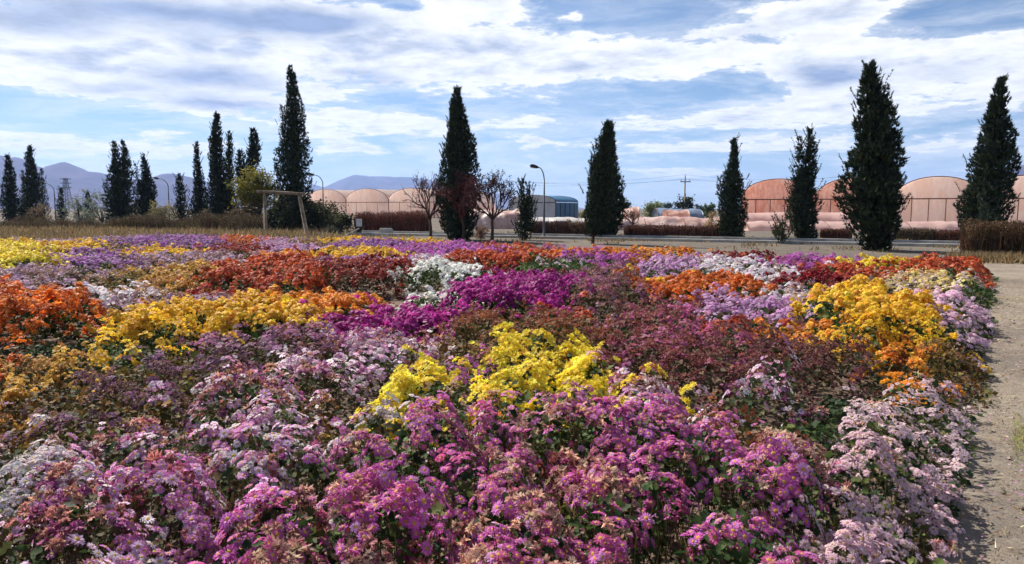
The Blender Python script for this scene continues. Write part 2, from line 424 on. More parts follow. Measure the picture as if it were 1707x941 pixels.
# ------------------------------------------------------------------ flower field: varieties and plantings
# palette: petal colours (sRGB, weight), withered colours, share withered, style, flower radius, cover, leaf set, inner colour, centre colour
PAL = {
    'magenta':  dict(p=[(218, 74, 184, 3), (232, 126, 214, 3), (196, 46, 156, 3), (210, 50, 124, 1), (242, 184, 232, 1)], w=[(206, 164, 144), (192, 144, 128), (216, 180, 156), (182, 122, 120)], wf=.40, st='daisy', r=.026, cv=1.0, lf='green', inn=(236, 170, 224), cen=(216, 172, 70)),
    'pink':     dict(p=[(228, 144, 212, 3), (244, 212, 238, 3), (210, 92, 186, 3), (250, 242, 246, 3), (190, 66, 144, 1)], w=[(190, 132, 116), (206, 150, 128), (170, 90, 140)], wf=.22, st='daisy', r=.025, cv=.92, lf='mixed', inn=(246, 224, 240), cen=(206, 176, 84)),
    'berry':    dict(p=[(214, 96, 186, 3), (228, 140, 206, 3), (190, 66, 160, 2), (244, 214, 236, 1)], w=[(190, 120, 120), (176, 80, 140)], wf=.25, st='daisy', r=.026, cv=.98, lf='mixed', inn=(240, 196, 230), cen=(206, 166, 84)),
    'ring':     dict(p=[(222, 138, 198, 3), (234, 168, 212, 3), (206, 100, 176, 1)], w=[(190, 140, 130), (214, 190, 150)], wf=.08, st='ring', r=.026, cv=.74, lf='green', inn=(252, 244, 234), cen=(176, 146, 92)),
    'white':    dict(p=[(244, 244, 238, 3), (232, 232, 226, 2)], w=[(200, 180, 160)], wf=.05, st='daisy', r=.027, cv=1.1, lf='green', inn=(246, 246, 230), cen=(214, 196, 110)),
    'whitepink': dict(p=[(236, 222, 230, 3), (222, 190, 216, 2), (240, 236, 234, 2)], w=[(186, 150, 140)], wf=.12, st='daisy', r=.025, cv=.85, lf='mixed', inn=(244, 236, 236), cen=(206, 186, 110)),
    'lilac':    dict(p=[(202, 140, 194, 3), (184, 112, 178, 3), (222, 182, 214, 2)], w=[(160, 110, 116)], wf=.12, st='daisy', r=.025, cv=.95, lf='mixed', inn=(226, 190, 224), cen=(196, 160, 90)),
    'violet':   dict(p=[(150, 74, 158, 3), (170, 100, 174, 3), (128, 58, 134, 2)], w=[(130, 84, 100)], wf=.12, st='daisy', r=.025, cv=.95, lf='mixed', inn=(180, 120, 196), cen=(180, 140, 90)),
    'purple':   dict(p=[(186, 66, 176, 3), (166, 56, 160, 2), (206, 104, 196, 2)], w=[(160, 92, 100)], wf=.16, st='daisy', r=.025, cv=.95, lf='mixed', inn=(206, 120, 200), cen=(190, 140, 80)),
    'vivid':    dict(p=[(186, 22, 148, 3), (204, 44, 166, 2), (158, 16, 122, 2)], w=[(150, 60, 90)], wf=.08, st='pom', r=.026, cv=1.05, lf='green', inn=(196, 60, 160), cen=(150, 30, 110)),
    'mauve':    dict(p=[(166, 84, 142, 3), (184, 116, 164, 2), (146, 64, 116, 2), (196, 96, 170, 1)], w=[(140, 92, 88), (120, 76, 82), (156, 108, 100)], wf=.42, st='daisy', r=.023, cv=.85, lf='dry', inn=(196, 150, 184), cen=(160, 116, 76)),
    'dusty':    dict(p=[(184, 142, 176, 3), (166, 116, 158, 3), (200, 170, 190, 1)], w=[(146, 108, 104), (160, 128, 116)], wf=.38, st='daisy', r=.024, cv=.85, lf='dry', inn=(206, 178, 198), cen=(170, 136, 96)),
    'rose':     dict(p=[(180, 62, 128, 3), (198, 92, 152, 2), (158, 44, 100, 2)], w=[(152, 90, 82), (136, 74, 76)], wf=.42, st='daisy', r=.023, cv=.9, lf='dry', inn=(206, 130, 170), cen=(170, 116, 70)),
    'yellow':   dict(p=[(250, 226, 36, 4), (242, 208, 22, 3), (252, 236, 84, 1)], w=[(196, 120, 50), (186, 130, 60)], wf=.08, st='pom', r=.028, cv=1.0, lf='green', inn=(246, 214, 20), cen=(236, 196, 20)),
    'gold':     dict(p=[(252, 208, 12, 4), (246, 190, 10, 3), (252, 218, 50, 1)], w=[(204, 128, 40), (184, 116, 46)], wf=.14, st='pom', r=.027, cv=1.0, lf='green', inn=(244, 190, 8), cen=(230, 170, 10)),
    'amber':    dict(p=[(240, 160, 22, 3), (232, 140, 22, 3), (246, 182, 40, 1)], w=[(186, 106, 44), (166, 92, 50)], wf=.25, st='pom', r=.027, cv=.92, lf='mixed', inn=(236, 150, 16), cen=(206, 130, 20)),
    'orange':   dict(p=[(232, 128, 26, 3), (218, 106, 24, 3), (240, 152, 44, 2), (190, 90, 34, 1)], w=[(170, 82, 36), (150, 74, 42)], wf=.14, st='pom', r=.028, cv=1.0, lf='green', inn=(226, 104, 14), cen=(190, 90, 16)),
    'rust':     dict(p=[(216, 98, 40, 3), (200, 78, 34, 3), (228, 126, 66, 2), (176, 70, 40, 1)], w=[(150, 66, 42), (136, 58, 44)], wf=.16, st='pom', r=.027, cv=1.0, lf='green', inn=(206, 84, 32), cen=(170, 70, 26)),
    'brick':    dict(p=[(176, 58, 42, 3), (156, 48, 44, 3), (190, 78, 60, 1)], w=[(136, 62, 50), (120, 56, 50)], wf=.3, st='pom', r=.024, cv=.9, lf='dry', inn=(170, 56, 40), cen=(130, 50, 30)),
    'red':      dict(p=[(156, 22, 34, 3), (136, 14, 32, 3), (176, 34, 44, 1)], w=[(110, 36, 36)], wf=.12, st='pom', r=.026, cv=1.0, lf='green', inn=(140, 16, 30), cen=(110, 14, 20)),
    'brown':    dict(p=[(172, 96, 56, 3), (152, 80, 52, 3), (190, 112, 60, 1), (166, 70, 60, 1)], w=[(150, 92, 62), (132, 80, 56)], wf=.6, st='daisy', r=.020, cv=.85, lf='olive', inn=(166, 92, 56), cen=(120, 72, 44)),
    'plum':     dict(p=[(134, 70, 88, 3), (118, 56, 86, 3), (150, 92, 100, 1)], w=[(134, 86, 84), (118, 72, 76)], wf=.55, st='daisy', r=.020, cv=.8, lf='dry', inn=(130, 80, 90), cen=(110, 70, 60)),
    'dark':     dict(p=[(134, 72, 126, 3), (150, 94, 140, 2), (116, 56, 106, 2)], w=[(112, 78, 86), (130, 94, 96)], wf=.4, st='daisy', r=.021, cv=.62, lf='olive', inn=(160, 120, 150), cen=(130, 96, 70)),
    'tan':      dict(p=[(226, 182, 70, 3), (206, 156, 66, 3), (236, 200, 90, 1)], w=[(176, 130, 76), (190, 140, 80)], wf=.4, st='pom', r=.024, cv=.85, lf='olive', inn=(206, 156, 56), cen=(180, 130, 50)),
    'cream':    dict(p=[(244, 222, 130, 3), (226, 196, 204, 3), (246, 206, 60, 2)], w=[(190, 150, 120)], wf=.15, st='daisy', r=.025, cv=.9, lf='mixed', inn=(244, 226, 160), cen=(206, 170, 70)),
    'green':    dict(p=[(200, 150, 200, 1), (216, 206, 206, 1)], w=[(140, 110, 90)], wf=.3, st='daisy', r=.020, cv=.10, lf='green', inn=(220, 200, 214), cen=(180, 150, 80)),
    'olive':    dict(p=[(196, 160, 60, 1), (166, 110, 90, 1)], w=[(150, 110, 76), (170, 130, 80)], wf=.6, st='daisy', r=.020, cv=.28, lf='olive', inn=(186, 150, 80), cen=(150, 110, 60)),
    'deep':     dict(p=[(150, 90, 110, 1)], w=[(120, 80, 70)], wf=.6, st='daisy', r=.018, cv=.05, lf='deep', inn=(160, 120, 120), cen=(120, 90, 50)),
    'soil':     None,
}
LEAF = {'green': [(74, 98, 48), (60, 84, 44), (92, 110, 56), (52, 72, 46), (108, 116, 58)],
        'mixed': [(80, 98, 56), (98, 102, 62), (66, 84, 52), (112, 96, 62), (88, 78, 54)],
        'dry': [(92, 88, 58), (104, 84, 60), (76, 82, 54), (118, 90, 66), (84, 68, 56)],
        'olive': [(104, 104, 54), (122, 104, 52), (90, 92, 52), (140, 100, 50), (86, 76, 48)],
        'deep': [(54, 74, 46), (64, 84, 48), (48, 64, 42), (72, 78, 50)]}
# plantings: picture centre x, y, half width, half height, plant height (m), palette, label
BED = [
    (1500, 500, 34, 12, .50, 'deep', 'dark green gap with few golden heads inside the golden mound'),
    (150, 560, 34, 16, .46, 'green', 'green leafy gap between the tall orange bush and yellow drift'),
    (772, 628, 14, 14, .50, 'purple', 'purple pink chrysanthemum tuft wedged between two lemon yellow bushes'),
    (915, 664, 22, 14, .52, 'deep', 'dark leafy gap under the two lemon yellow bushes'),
    (760, 672, 36, 14, .62, 'pink', 'pale pink daisy spray in front of the smaller lemon yellow bush'),
    (1180, 655, 40, 18, .46, 'plum', 'plum brown withered tuft left of the light pink spray'),
    (1210, 705, 60, 18, .54, 'brown', 'rusty brown withered heads below the light pink spray'),
    (1330, 700, 40, 16, .42, 'green', 'green leafy tuft under the right end of the light pink spray'),
    (1455, 690, 36, 14, .40, 'deep', 'dark green gap left of the broad ringed daisy bush'),
    (1640, 700, 26, 14, .46, 'ring', 'small ringed daisy tuft leaning over the path'),
    (980, 770, 60, 26, .56, 'rose', 'rose red withered chrysanthemum patch amid magenta plants'),
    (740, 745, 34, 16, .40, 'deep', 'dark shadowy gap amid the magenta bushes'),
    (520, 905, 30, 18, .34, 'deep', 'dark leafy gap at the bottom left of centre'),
    (960, 900, 40, 20, .42, 'olive', 'green and yellow leaves showing at the bottom centre'),
    (1150, 905, 46, 24, .60, 'rose', 'rose magenta heads at the bottom right of centre'),
    (380, 725, 40, 14, .36, 'deep', 'dark leafy gap under the white pink daisies'),
    (170, 800, 60, 14, .42, 'olive', 'olive green leafy strip between whitish pink and bright pink bushes'),
    (20, 850, 34, 18, .44, 'green', 'green leaves at the left edge below the whitish pink bush'),
    (660, 700, 30, 14, .60, 'whitepink', 'white pink daisy spray left of the magenta bushes'),
    (1120, 475, 30, 8, .44, 'gold', 'golden tuft at the left end of the long orange bed'),
    (1050, 505, 28, 12, .44, 'purple', 'purple tuft beside the dusty magenta mound'),
    (940, 520, 40, 10, .44, 'rust', 'orange brown tuft in front of the vivid magenta mound'),
    (560, 500, 26, 8, .42, 'amber', 'small amber tuft at the right end of the yellow drift'),
    (130, 480, 50, 7, .42, 'olive', 'olive brown strip in front of the dusty mauve bed'),
    (350, 492, 40, 7, .40, 'brick', 'brownish strip at the left foot of the orange red mound'),
    (40, 402, 62, 5, .40, 'dusty', 'withered pale pink chrysanthemum strip behind the lemon yellow mound at the field edge'),
    (42, 424, 50, 15, .60, 'yellow', 'lemon yellow chrysanthemum mound at the far left of the field'),
    (125, 410, 36, 5, .45, 'gold', 'short golden chrysanthemum strip just right of the lemon yellow mound'),
    (205, 411, 46, 6, .45, 'olive', 'olive and rust chrysanthemum clump between gold strips at the far left'),
    (150, 396, 42, 4, .42, 'dusty', 'pale mauve chrysanthemum clump bordering the dry grass'),
    (290, 402, 82, 9, .52, 'violet', 'bright violet chrysanthemum mass at the field edge by the dry grass'),
    (258, 419, 58, 4.5, .42, 'gold', 'narrow golden chrysanthemum strip in front of the bright violet mass'),
    (150, 430, 64, 11, .50, 'violet', 'dark violet chrysanthemum clump right beside the lemon yellow mound'),
    (315, 430, 80, 9, .45, 'dusty', 'greyish mauve chrysanthemum drift behind the orange red mound'),
    (78, 460, 92, 17, .48, 'dusty', 'wide dusty mauve chrysanthemum bed on the left behind the orange bush'),
    (200, 458, 46, 16, .48, 'olive', 'olive green chrysanthemum bush gone over, among mauve plants'),
    (190, 489, 90, 10, .42, 'whitepink', 'white and lilac chrysanthemum strip in front of the olive bush'),
    (290, 462, 44, 17, .46, 'tan', 'yellow brown chrysanthemum clump left of the orange red mound'),
    (452, 452, 116, 13, .68, 'rust', 'large orange red chrysanthemum mound with shaded dark front'),
    (606, 455, 58, 12, .62, 'brick', 'brick red chrysanthemum mound joining the orange red mound by bare soil'),
    (400, 399, 34, 5, .45, 'orange', 'small orange chrysanthemum clump in front of the wooden frame posts'),
    (400, 413, 52, 7, .45, 'brick', 'brownish red chrysanthemum clump behind the greyish mauve drift'),
    (470, 412, 45, 7, .45, 'lilac', 'pale lilac chrysanthemum clump right of the brownish red clump'),
    (455, 397, 34, 4, .42, 'lilac', 'small lilac chrysanthemum clump at the foot of the wooden frame'),
    (520, 402, 40, 6, .42, 'olive', 'olive chrysanthemum clump beside the leaning frame post'),
    (500, 427, 55, 6, .42, 'amber', 'amber chrysanthemum strip directly behind the orange red mound'),
    (600, 422, 74, 7, .46, 'gold', 'long gold orange chrysanthemum strip behind the brick red mound'),
    (592, 434, 50, 3.5, .44, 'violet', 'narrow violet chrysanthemum strip between gold strip and brick red mound'),
    (568, 397, 36, 5, .42, 'gold', 'yellow chrysanthemum strip below the leaning grey plank'),
    (672, 396, 36, 5, .42, 'gold', 'yellow orange chrysanthemum patch in front of the concrete block'),
    (615, 407, 58, 6, .45, 'violet', 'violet chrysanthemum patch in front of the yellow patches by the lane'),
    (740, 416, 92, 9, .46, 'purple', 'pinkish purple chrysanthemum mass in front of the tall middle cypress'),
    (712, 431, 50, 4, .44, 'whitepink', 'pale white pink chrysanthemum strip just behind the white bush'),
    (738, 456, 70, 11, .66, 'white', 'white chrysanthemum bush standing beside the bare soil'),
    (820, 429, 44, 6, .58, 'rust', 'orange red chrysanthemum bush between the white bush and green bush'),
    (870, 410, 42, 6, .42, 'rust', 'rust chrysanthemum patch in front of the small twin topped cypress'),
    (940, 411, 52, 5, .42, 'purple', 'pink purple chrysanthemum patch in front of the cypress with bare trunk'),
    (950, 419, 60, 3, .42, 'orange', 'thin orange chrysanthemum strip just behind the green bush'),
    (928, 434, 62, 7, .64, 'green', 'long grey green bush with hardly any blossoms in mid field'),
    (1020, 431, 38, 9, .46, 'purple', 'purple chrysanthemum clump at the right end of the green bush'),
    (1072, 421, 38, 7, .45, 'amber', 'amber and brown chrysanthemum patch at the bed edge near the lane'),
    (1125, 440, 55, 12, .46, 'lilac', 'lilac purple chrysanthemum clump left of the far white clump'),
    (1010, 461, 46, 4, .0, 'soil', ''),
    (672, 512, 124, 12, .0, 'soil', ''),
    (832, 462, 26, 8, .42, 'red', 'small dark red chrysanthemum clump between white bush and vivid magenta mound'),
    (890, 485, 76, 22, .62, 'vivid', 'vivid magenta chrysanthemum mound in the middle of the field'),
    (1015, 480, 62, 24, .64, 'mauve', 'dusty magenta chrysanthemum mound right of the vivid magenta mound'),
    (1175, 474, 98, 13, .48, 'orange', 'long orange chrysanthemum bed right of the field centre'),
    (1195, 441, 58, 11, .46, 'whitepink', 'white lilac chrysanthemum clump behind the long orange bed'),
    (1268, 427, 40, 6, .42, 'red', 'crimson chrysanthemum strip far back on the right half'),
    (1306, 431, 20, 4, .42, 'rust', 'tiny orange red chrysanthemum spot amid purple plants at the back'),
    (1360, 431, 70, 11, .46, 'purple', 'bright purple chrysanthemum mass in front of the widest cypress'),
    (1277, 456, 46, 10, .45, 'whitepink', 'pinkish white chrysanthemum clump left of the dark red mound'),
    (1362, 467, 54, 13, .54, 'red', 'deep red chrysanthemum mound behind the big golden mound'),
    (1425, 453, 52, 10, .50, 'rust', 'orange chrysanthemum mound between deep red mound and yellow patch'),
    (1450, 438, 42, 6, .48, 'yellow', 'bright yellow chrysanthemum patch at the back right'),
    (1550, 443, 54, 8, .52, 'rust', 'rusty orange chrysanthemum row at the back right corner'),
    (1535, 467, 48, 12, .48, 'cream', 'mixed cream yellow and mauve chrysanthemum clump behind the golden mound'),
    (1320, 487, 48, 11, .44, 'whitepink', 'white lilac chrysanthemum clump left of the golden mound'),
    (1456, 512, 94, 33, .64, 'gold', 'big golden yellow chrysanthemum mound on the right'),
    (1360, 553, 80, 15, .46, 'amber', 'amber chrysanthemum fringe at the front left of the golden mound'),
    (1494, 592, 30, 24, .44, 'amber', 'amber brown chrysanthemum clump in front of the golden mound'),
    (1610, 478, 40, 13, .48, 'green', 'green leafy bush without blossoms at the path edge'),
    (1604, 518, 48, 30, .48, 'ring', 'pale pink chrysanthemum bush spilling to the path beside the golden mound'),
    (1594, 578, 50, 26, .48, 'olive', 'withered olive brown bush at the path edge below the pale pink bush'),
    (1240, 510, 95, 18, .46, 'lilac', 'lilac chrysanthemum bed in front of the long orange bed'),
    (1195, 545, 62, 10, .42, 'rust', 'narrow orange red chrysanthemum strip in front of the lilac bed'),
    (1090, 522, 82, 27, .46, 'rose', 'dull rose magenta chrysanthemum bed below the dusty magenta mound'),
    (1000, 518, 24, 16, .32, 'deep', 'small dark green gap bush beside the rust brown bed'),
    (1165, 568, 90, 15, .46, 'rose', 'rose magenta chrysanthemum strip below the narrow orange red strip'),
    (870, 540, 132, 25, .50, 'brown', 'rust brown withered chrysanthemum bed behind the yellow bushes'),
    (765, 568, 42, 16, .46, 'olive', 'olive brown leafy clump left of the rust brown bed'),
    (650, 538, 88, 16, .38, 'vivid', 'deep magenta chrysanthemum bed in front of the bare soil'),
    (50, 512, 84, 18, .68, 'orange', 'tall orange chrysanthemum bush at the left edge'),
    (85, 584, 84, 20, .44, 'deep', 'dark green leafy front below the tall orange bush'),
    (30, 601, 26, 8, .52, 'orange', 'few large orange chrysanthemum heads at the left edge among dark leaves'),
    (245, 507, 100, 9, .42, 'dusty', 'pinkish brown withered chrysanthemum strip behind the yellow drift'),
    (245, 552, 72, 22, .54, 'gold', 'yellow chrysanthemum drift next to the tall orange bush'),
    (410, 524, 100, 18, .56, 'gold', 'yellow orange chrysanthemum drift in front of the orange red mound'),
    (90, 624, 112, 17, .46, 'tan', 'withered yellow chrysanthemum strip below the dark green leaves'),
    (8, 660, 50, 24, .46, 'tan', 'faded yellow chrysanthemum corner at the left picture edge'),
    (170, 668, 150, 42, .50, 'dark', 'dark purple sparse chrysanthemum bed on the left'),
    (330, 612, 120, 28, .50, 'dark', 'dull dark purple chrysanthemum bed beside the yellow drift'),
    (480, 572, 130, 28, .50, 'mauve', 'mauve purple chrysanthemum bed right of the yellow drift'),
    (620, 580, 88, 28, .50, 'pink', 'pink magenta chrysanthemum bed left of the olive brown clump'),
    (540, 622, 80, 28, .52, 'pink', 'pale pink chrysanthemum clump left of the smaller yellow bush'),
    (395, 668, 110, 36, .56, 'pink', 'white pink daisy chrysanthemum bush above dark leaves on the left'),
    (578, 668, 52, 26, .34, 'deep', 'dark brown green hollow between pale pink clumps'),
    (515, 680, 30, 20, .46, 'olive', 'orange brown leafy tuft left of the dark hollow'),
    (245, 702, 42, 16, .50, 'olive', 'rusty orange green leafy tuft amid white pink daisies'),
    (862, 606, 64, 38, .60, 'yellow', 'largest lemon yellow chrysanthemum bush in the middle foreground'),
    (972, 622, 50, 34, .58, 'yellow', 'lemon yellow chrysanthemum bush beside the pale pink spray'),
    (702, 630, 50, 26, .56, 'yellow', 'smaller lemon yellow chrysanthemum bush left of the largest one'),
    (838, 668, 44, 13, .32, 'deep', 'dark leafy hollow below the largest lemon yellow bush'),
    (1110, 598, 110, 34, .50, 'rose', 'dusty rose chrysanthemum bed right of the lemon yellow bushes'),
    (1062, 634, 40, 28, .64, 'pink', 'tall pale pink chrysanthemum spray right of the yellow bush'),
    (1122, 652, 26, 11, .50, 'yellow', 'tiny yellow chrysanthemum tuft right of the pale pink spray'),
    (1362, 602, 120, 28, .52, 'plum', 'brownish plum withered chrysanthemum bed in front of the golden mound'),
    (1395, 655, 58, 28, .36, 'deep', 'dark green shaded bush below the plum bed'),
    (1262, 636, 58, 22, .62, 'pink', 'light pink chrysanthemum spray left of the dark green bush'),
    (1580, 610, 24, 15, .54, 'ring', 'small upright pale pink chrysanthemum plant alone by the path'),
    (1555, 660, 84, 27, .50, 'ring', 'pale pink ringed daisy bush below the amber clump at the path'),
    (1525, 736, 130, 44, .56, 'ring', 'broad pale pink ringed daisy bush at the path edge'),
    (1535, 818, 60, 22, .46, 'olive', 'yellowish green leafy clump between two ringed daisy bushes'),
    (1420, 800, 55, 40, .52, 'ring', 'pink ringed daisy cluster beside the yellowish green clump'),
    (1500, 885, 110, 45, .50, 'ring', 'creamy pink ringed daisy bush at the lower right corner'),
    (880, 702, 140, 36, .66, 'magenta', 'magenta chrysanthemum bush directly in front of the lemon yellow bushes'),
    (660, 735, 100, 40, .62, 'magenta', 'magenta chrysanthemum bush in front of the dark hollow'),
    (1120, 728, 120, 45, .64, 'magenta', 'magenta chrysanthemum bush in front of the pale pink spray'),
    (1290, 775, 95, 52, .60, 'magenta', 'magenta and brown chrysanthemum bush left of the broad ringed daisy bush'),
    (820, 800, 115, 50, .62, 'magenta', 'magenta chrysanthemum bush with tan heads in the near middle'),
    (1040, 830, 115, 56, .64, 'magenta', 'magenta chrysanthemum bush with large faded heads right of the near middle'),
    (640, 850, 105, 56, .62, 'magenta', 'magenta chrysanthemum bush left of the near middle'),
    (855, 905, 105, 45, .58, 'magenta', 'lowest middle magenta chrysanthemum bush with green leaves showing'),
    (1245, 890, 105, 52, .60, 'magenta', 'magenta and tan chrysanthemum bush left of the lower right daisies'),
    (235, 752, 95, 32, .54, 'pink', 'pale lilac pink chrysanthemum bush below the rusty tuft'),
    (60, 775, 90, 40, .52, 'whitepink', 'whitish pink chrysanthemum bush at the left edge'),
    (110, 868, 120, 46, .56, 'pink', 'bright pink chrysanthemum bush in the lower left corner'),
    (300, 835, 95, 48, .56, 'berry', 'rich pink lilac chrysanthemum bush in the lower left'),
    (480, 775, 95, 42, .56, 'pink', 'pale pink daisy chrysanthemum bush left of the magenta mass'),
    (455, 890, 105, 48, .60, 'magenta', 'magenta and tan chrysanthemum bush at the bottom left of centre'),
]
def planting_world(p):
    cx, cy, rx, ry, h = p[:5]; z = .85 * h
    X, Y = on_plane(cx, cy, z)
    y0, y1 = on_plane(cx, cy - ry, z)[1], on_plane(cx, cy + ry, z)[1]
    return X, Y, rx / FPX * Y, max(.12, (y0 - y1) / 2)
BW = np.array([planting_world(p) for p in BED])
BH = np.array([p[4] for p in BED])
SOILI = np.array([i for i, p in enumerate(BED) if p[5] == 'soil'])
# outline of the planted field (far side), on the ground
FAR = np.array([(-60, 30.0), (-26, 31.0), (-21.5, 32.5), (-18.5, 36), (-7, 35.5), (-2, 31), (0.5, 29), (5.2, 25.0), (8.5, 22.3), (12.0, 19.4), (14, 18)])
def field_mask(x, y):
    far = np.interp(x, FAR[:, 0], FAR[:, 1]) + .6 * (vnoise(x * .8, y * 0 + 3, 5) - .5)
    e = edge_dist(x, y) + .28 * (fbm(x * 1.1, y * 1.1, 71, 3) - .5)
    return far - y, -e, y - 1.55
def plants(x, y, sp):
    """distance to the nearest plant centre on a jittered grid (0..1) and that plant's random number"""
    gx, gy = x / sp, y / sp; ix, iy = np.floor(gx).astype(np.int64), np.floor(gy).astype(np.int64)
    best = np.full(len(x), 9.0); pid = np.zeros(len(x))
    for a in (-1, 0, 1):
        for b in (-1, 0, 1):
            h = ((ix + a) * 73856093 ^ (iy + b) * 19349663) & 0xffffff
            j1, j2 = ((h * 1103515245 + 12345) >> 4 & 0xffff) / 65535.0, ((h * 22695477 + 1) >> 5 & 0xffff) / 65535.0
            d = np.hypot(gx - (ix + a + .15 + .7 * j1), gy - (iy + b + .15 + .7 * j2))
            m = d < best; best = np.where(m, d, best); pid = np.where(m, ((h * 69069 + 5) >> 3 & 0xffff) / 65535.0, pid)
    return np.clip(best / .78, 0, 1), pid
def spacing(y): return np.where(y < 9, .52, .85)
def cells(x, y):
    """which planting a ground point belongs to, and the height of the plants there"""
    wx = x + (.16 + .012 * y) * (fbm(x * 2.2, y * 2.2, 40, 3) - .5) * 2
    wy = y + (.16 + .02 * y) * (fbm(x * 2.2 + 9, y * 2.2 + 4, 44, 3) - .5) * 2
    best = np.full(len(x), 1e9); second = best.copy(); bi = np.zeros(len(x), int); soil = best.copy()
    for i, (X, Y, a, b) in enumerate(BW):
        d = (np.hypot((wx - X - X / Y * (wy - Y)) / a, (wy - Y) / b) - 1) * math.sqrt(a * min(b, 1.6 * a))       # about metres outside its outline
        if i in SOILI: soil = np.minimum(soil, d)
        m = d < best
        second = np.where(m, best, np.minimum(second, d)); bi = np.where(m, i, bi); best = np.where(m, d, best)
    fa, ri, ne = field_mask(x, y)
    sc_ = 1 + y / 14
    edge = sstep(-.02, .20, (second - best) / sc_)
    ed = np.minimum(sstep(0, .8, fa), sstep(0, .45, ri))
    ed = np.minimum(ed, sstep(-.04, .34, (soil - best) / sc_))
    h = BH[bi]
    H = h * (.60 + .40 * edge) * (.35 + .65 * ed)
    pd, pid = plants(x + .08 * (fbm(x * 5, y * 5, 31, 2) - .5), y, .52); pd2, pid2 = plants(x, y, .95); far_ = y > 9
    pd = np.where(far_, pd2, pd); pid = np.where(far_, pid2, pid)
    H = H * (.73 + .27 * np.sqrt(1 - pd ** 2 * .98)) * (.93 + .16 * pid)
    H = H * (1 + .30 * (fbm(x * 2.6, y * 2.6, 60, 3) - .5)) + .10 * (vnoise(x * 7, y * 7, 66) - .5)
    ok = (fa > 0) & (ri > 0) & (ne > 0) & (BH[bi] > 0)
    return bi, np.maximum(H, .06), ok, np.minimum(edge, ed), pd, pid

# ------------------------------------------------------------------ flower and leaf shapes (unit radius)
def petal(ang, r0, r1, wid, z0, zm, z1, simple=False):
    c, s = math.cos(ang), math.sin(ang); rm = r0 + (r1 - r0) * .62
    pt = lambda r, o, z: (r * c - o * s, r * s + o * c, z)
    if simple: return [pt(r0 * .5, 0, z0), pt(r1, -wid * 1.5, z1), pt(r1 * .96, wid * 1.5, z1)], [(0, 1, 2)], [1, 0, 0]
    V = [pt(r0, 0, z0), pt(rm, -wid, zm), pt(r1, 0, z1), pt(rm, wid, zm)]
    return V, [(0, 1, 2), (0, 2, 3)], [1, 3, 0, 3]              # role: 1 inner, 0 outer
def flower_shape(style, lod, seed):
    """returns V, T, role weights (outer, inner, centre)"""
    r = np.random.default_rng(seed); V, T, W = [], [], []
    def add(v, t, roles):
        b = len(V); V.extend(v); T.extend([(i + b, j + b, k + b) for i, j, k in t]); W.extend(roles)
    R3 = {0: (1, 0, 0), 1: (.1, .9, 0), 2: (0, 0, 1), 3: (.62, .38, 0)}
    if style == 'ring': R3[3] = (.10, .90, 0); R3[1] = (0, 1, 0); R3[0] = (.75, .25, 0)
    if style in ('daisy', 'ring'):
        rings = {0: ((14, 1.0, .0, -.04, .10, .15), (9, .70, .06, .14, .18, .14)), 1: ((9, 1.0, .0, .02, .10, .24),), 2: ((7, 1.0, .16, .0, .1, .30),), 3: ((5, 1.0, .2, -.1, .0, .42),)}[lod]
        for (n, rad, zb, zt, zm, wd) in rings:
            off = r.uniform(0, 6.28)
            for i in range(n):
                a = off + 2 * math.pi * (i + r.uniform(-.25, .25)) / n; rr = rad * r.uniform(.82, 1.08)
                v, t, ro = petal(a, .10, rr, wd * r.uniform(.8, 1.15), zb, zm + r.uniform(-.06, .06), zt + r.uniform(-.16, .14), lod > 1)
                add(v, t, [R3[q] for q in ro])
        if lod <= 1:
            n = 6 if lod == 0 else 4
            v = [(.27 * math.cos(6.283 * i / n), .27 * math.sin(6.283 * i / n), .13) for i in range(n)] + [(0, 0, .30)]
            add(v, [(i, (i + 1) % n, n) for i in range(n)], [R3[2]] * (n + 1))
    elif style == 'pom':
        rings = {0: ((10, 1.0, .0, .0, .12, .24), (9, .86, .12, .28, .3, .22), (7, .62, .25, .55, .48, .2), (4, .34, .35, .72, .6, .16)),
                 1: ((7, 1.0, .0, .08, .16, .3), (5, .66, .2, .5, .42, .26)), 2: ((6, 1.0, .5, -.05, .35, .38), (3, .6, .75, .4, .3, .3)), 3: ((5, 1.0, .6, -.1, .3, .45),)}[lod]
        for (n, rad, zb, zt, zm, wd) in rings:
            off = r.uniform(0, 6.28)
            for i in range(n):
                a = off + 2 * math.pi * (i + r.uniform(-.25, .25)) / n; rr = rad * r.uniform(.85, 1.08)
                v, t, ro = petal(a, .05, rr, wd * r.uniform(.85, 1.15), zb, zm + r.uniform(-.06, .06), zt + r.uniform(-.12, .14), lod > 1)
                add(v, t, [R3[q] for q in ro])
    else:                                                        # withered: shaggy drooping petals
        n = {0: 20, 1: 11, 2: 7, 3: 5}[lod]; off = r.uniform(0, 6.28)
        for i in range(n):
            a = off + 2 * math.pi * (i + r.uniform(-.4, .4)) / n; rr = r.uniform(.55, 1.05)
            up = r.random() < .6
            v, t, ro = petal(a, .08, rr, r.uniform(.10, .17) * (1 + lod * .45), .15, r.uniform(.2, .42), r.uniform(.3, .75) if up else r.uniform(-.6, -.1), lod > 1)
            add(v, t, [R3[q] for q in ro])
        if lod <= 1:
            v = [(.26 * math.cos(6.283 * i / 5), .26 * math.sin(6.283 * i / 5), .05) for i in range(5)] + [(0, 0, .3)]
            add(v, [(i, (i + 1) % 5, 5) for i in range(5)], [R3[2]] * 6)
    return np.array(V), np.array(T), np.array(W, float)
FL = {(s, l): [flower_shape(s, l, 100 * l + 7 * k + len(s)) for k in range(4)] for s in ('daisy', 'ring', 'pom', 'wither') for l in range(4)}
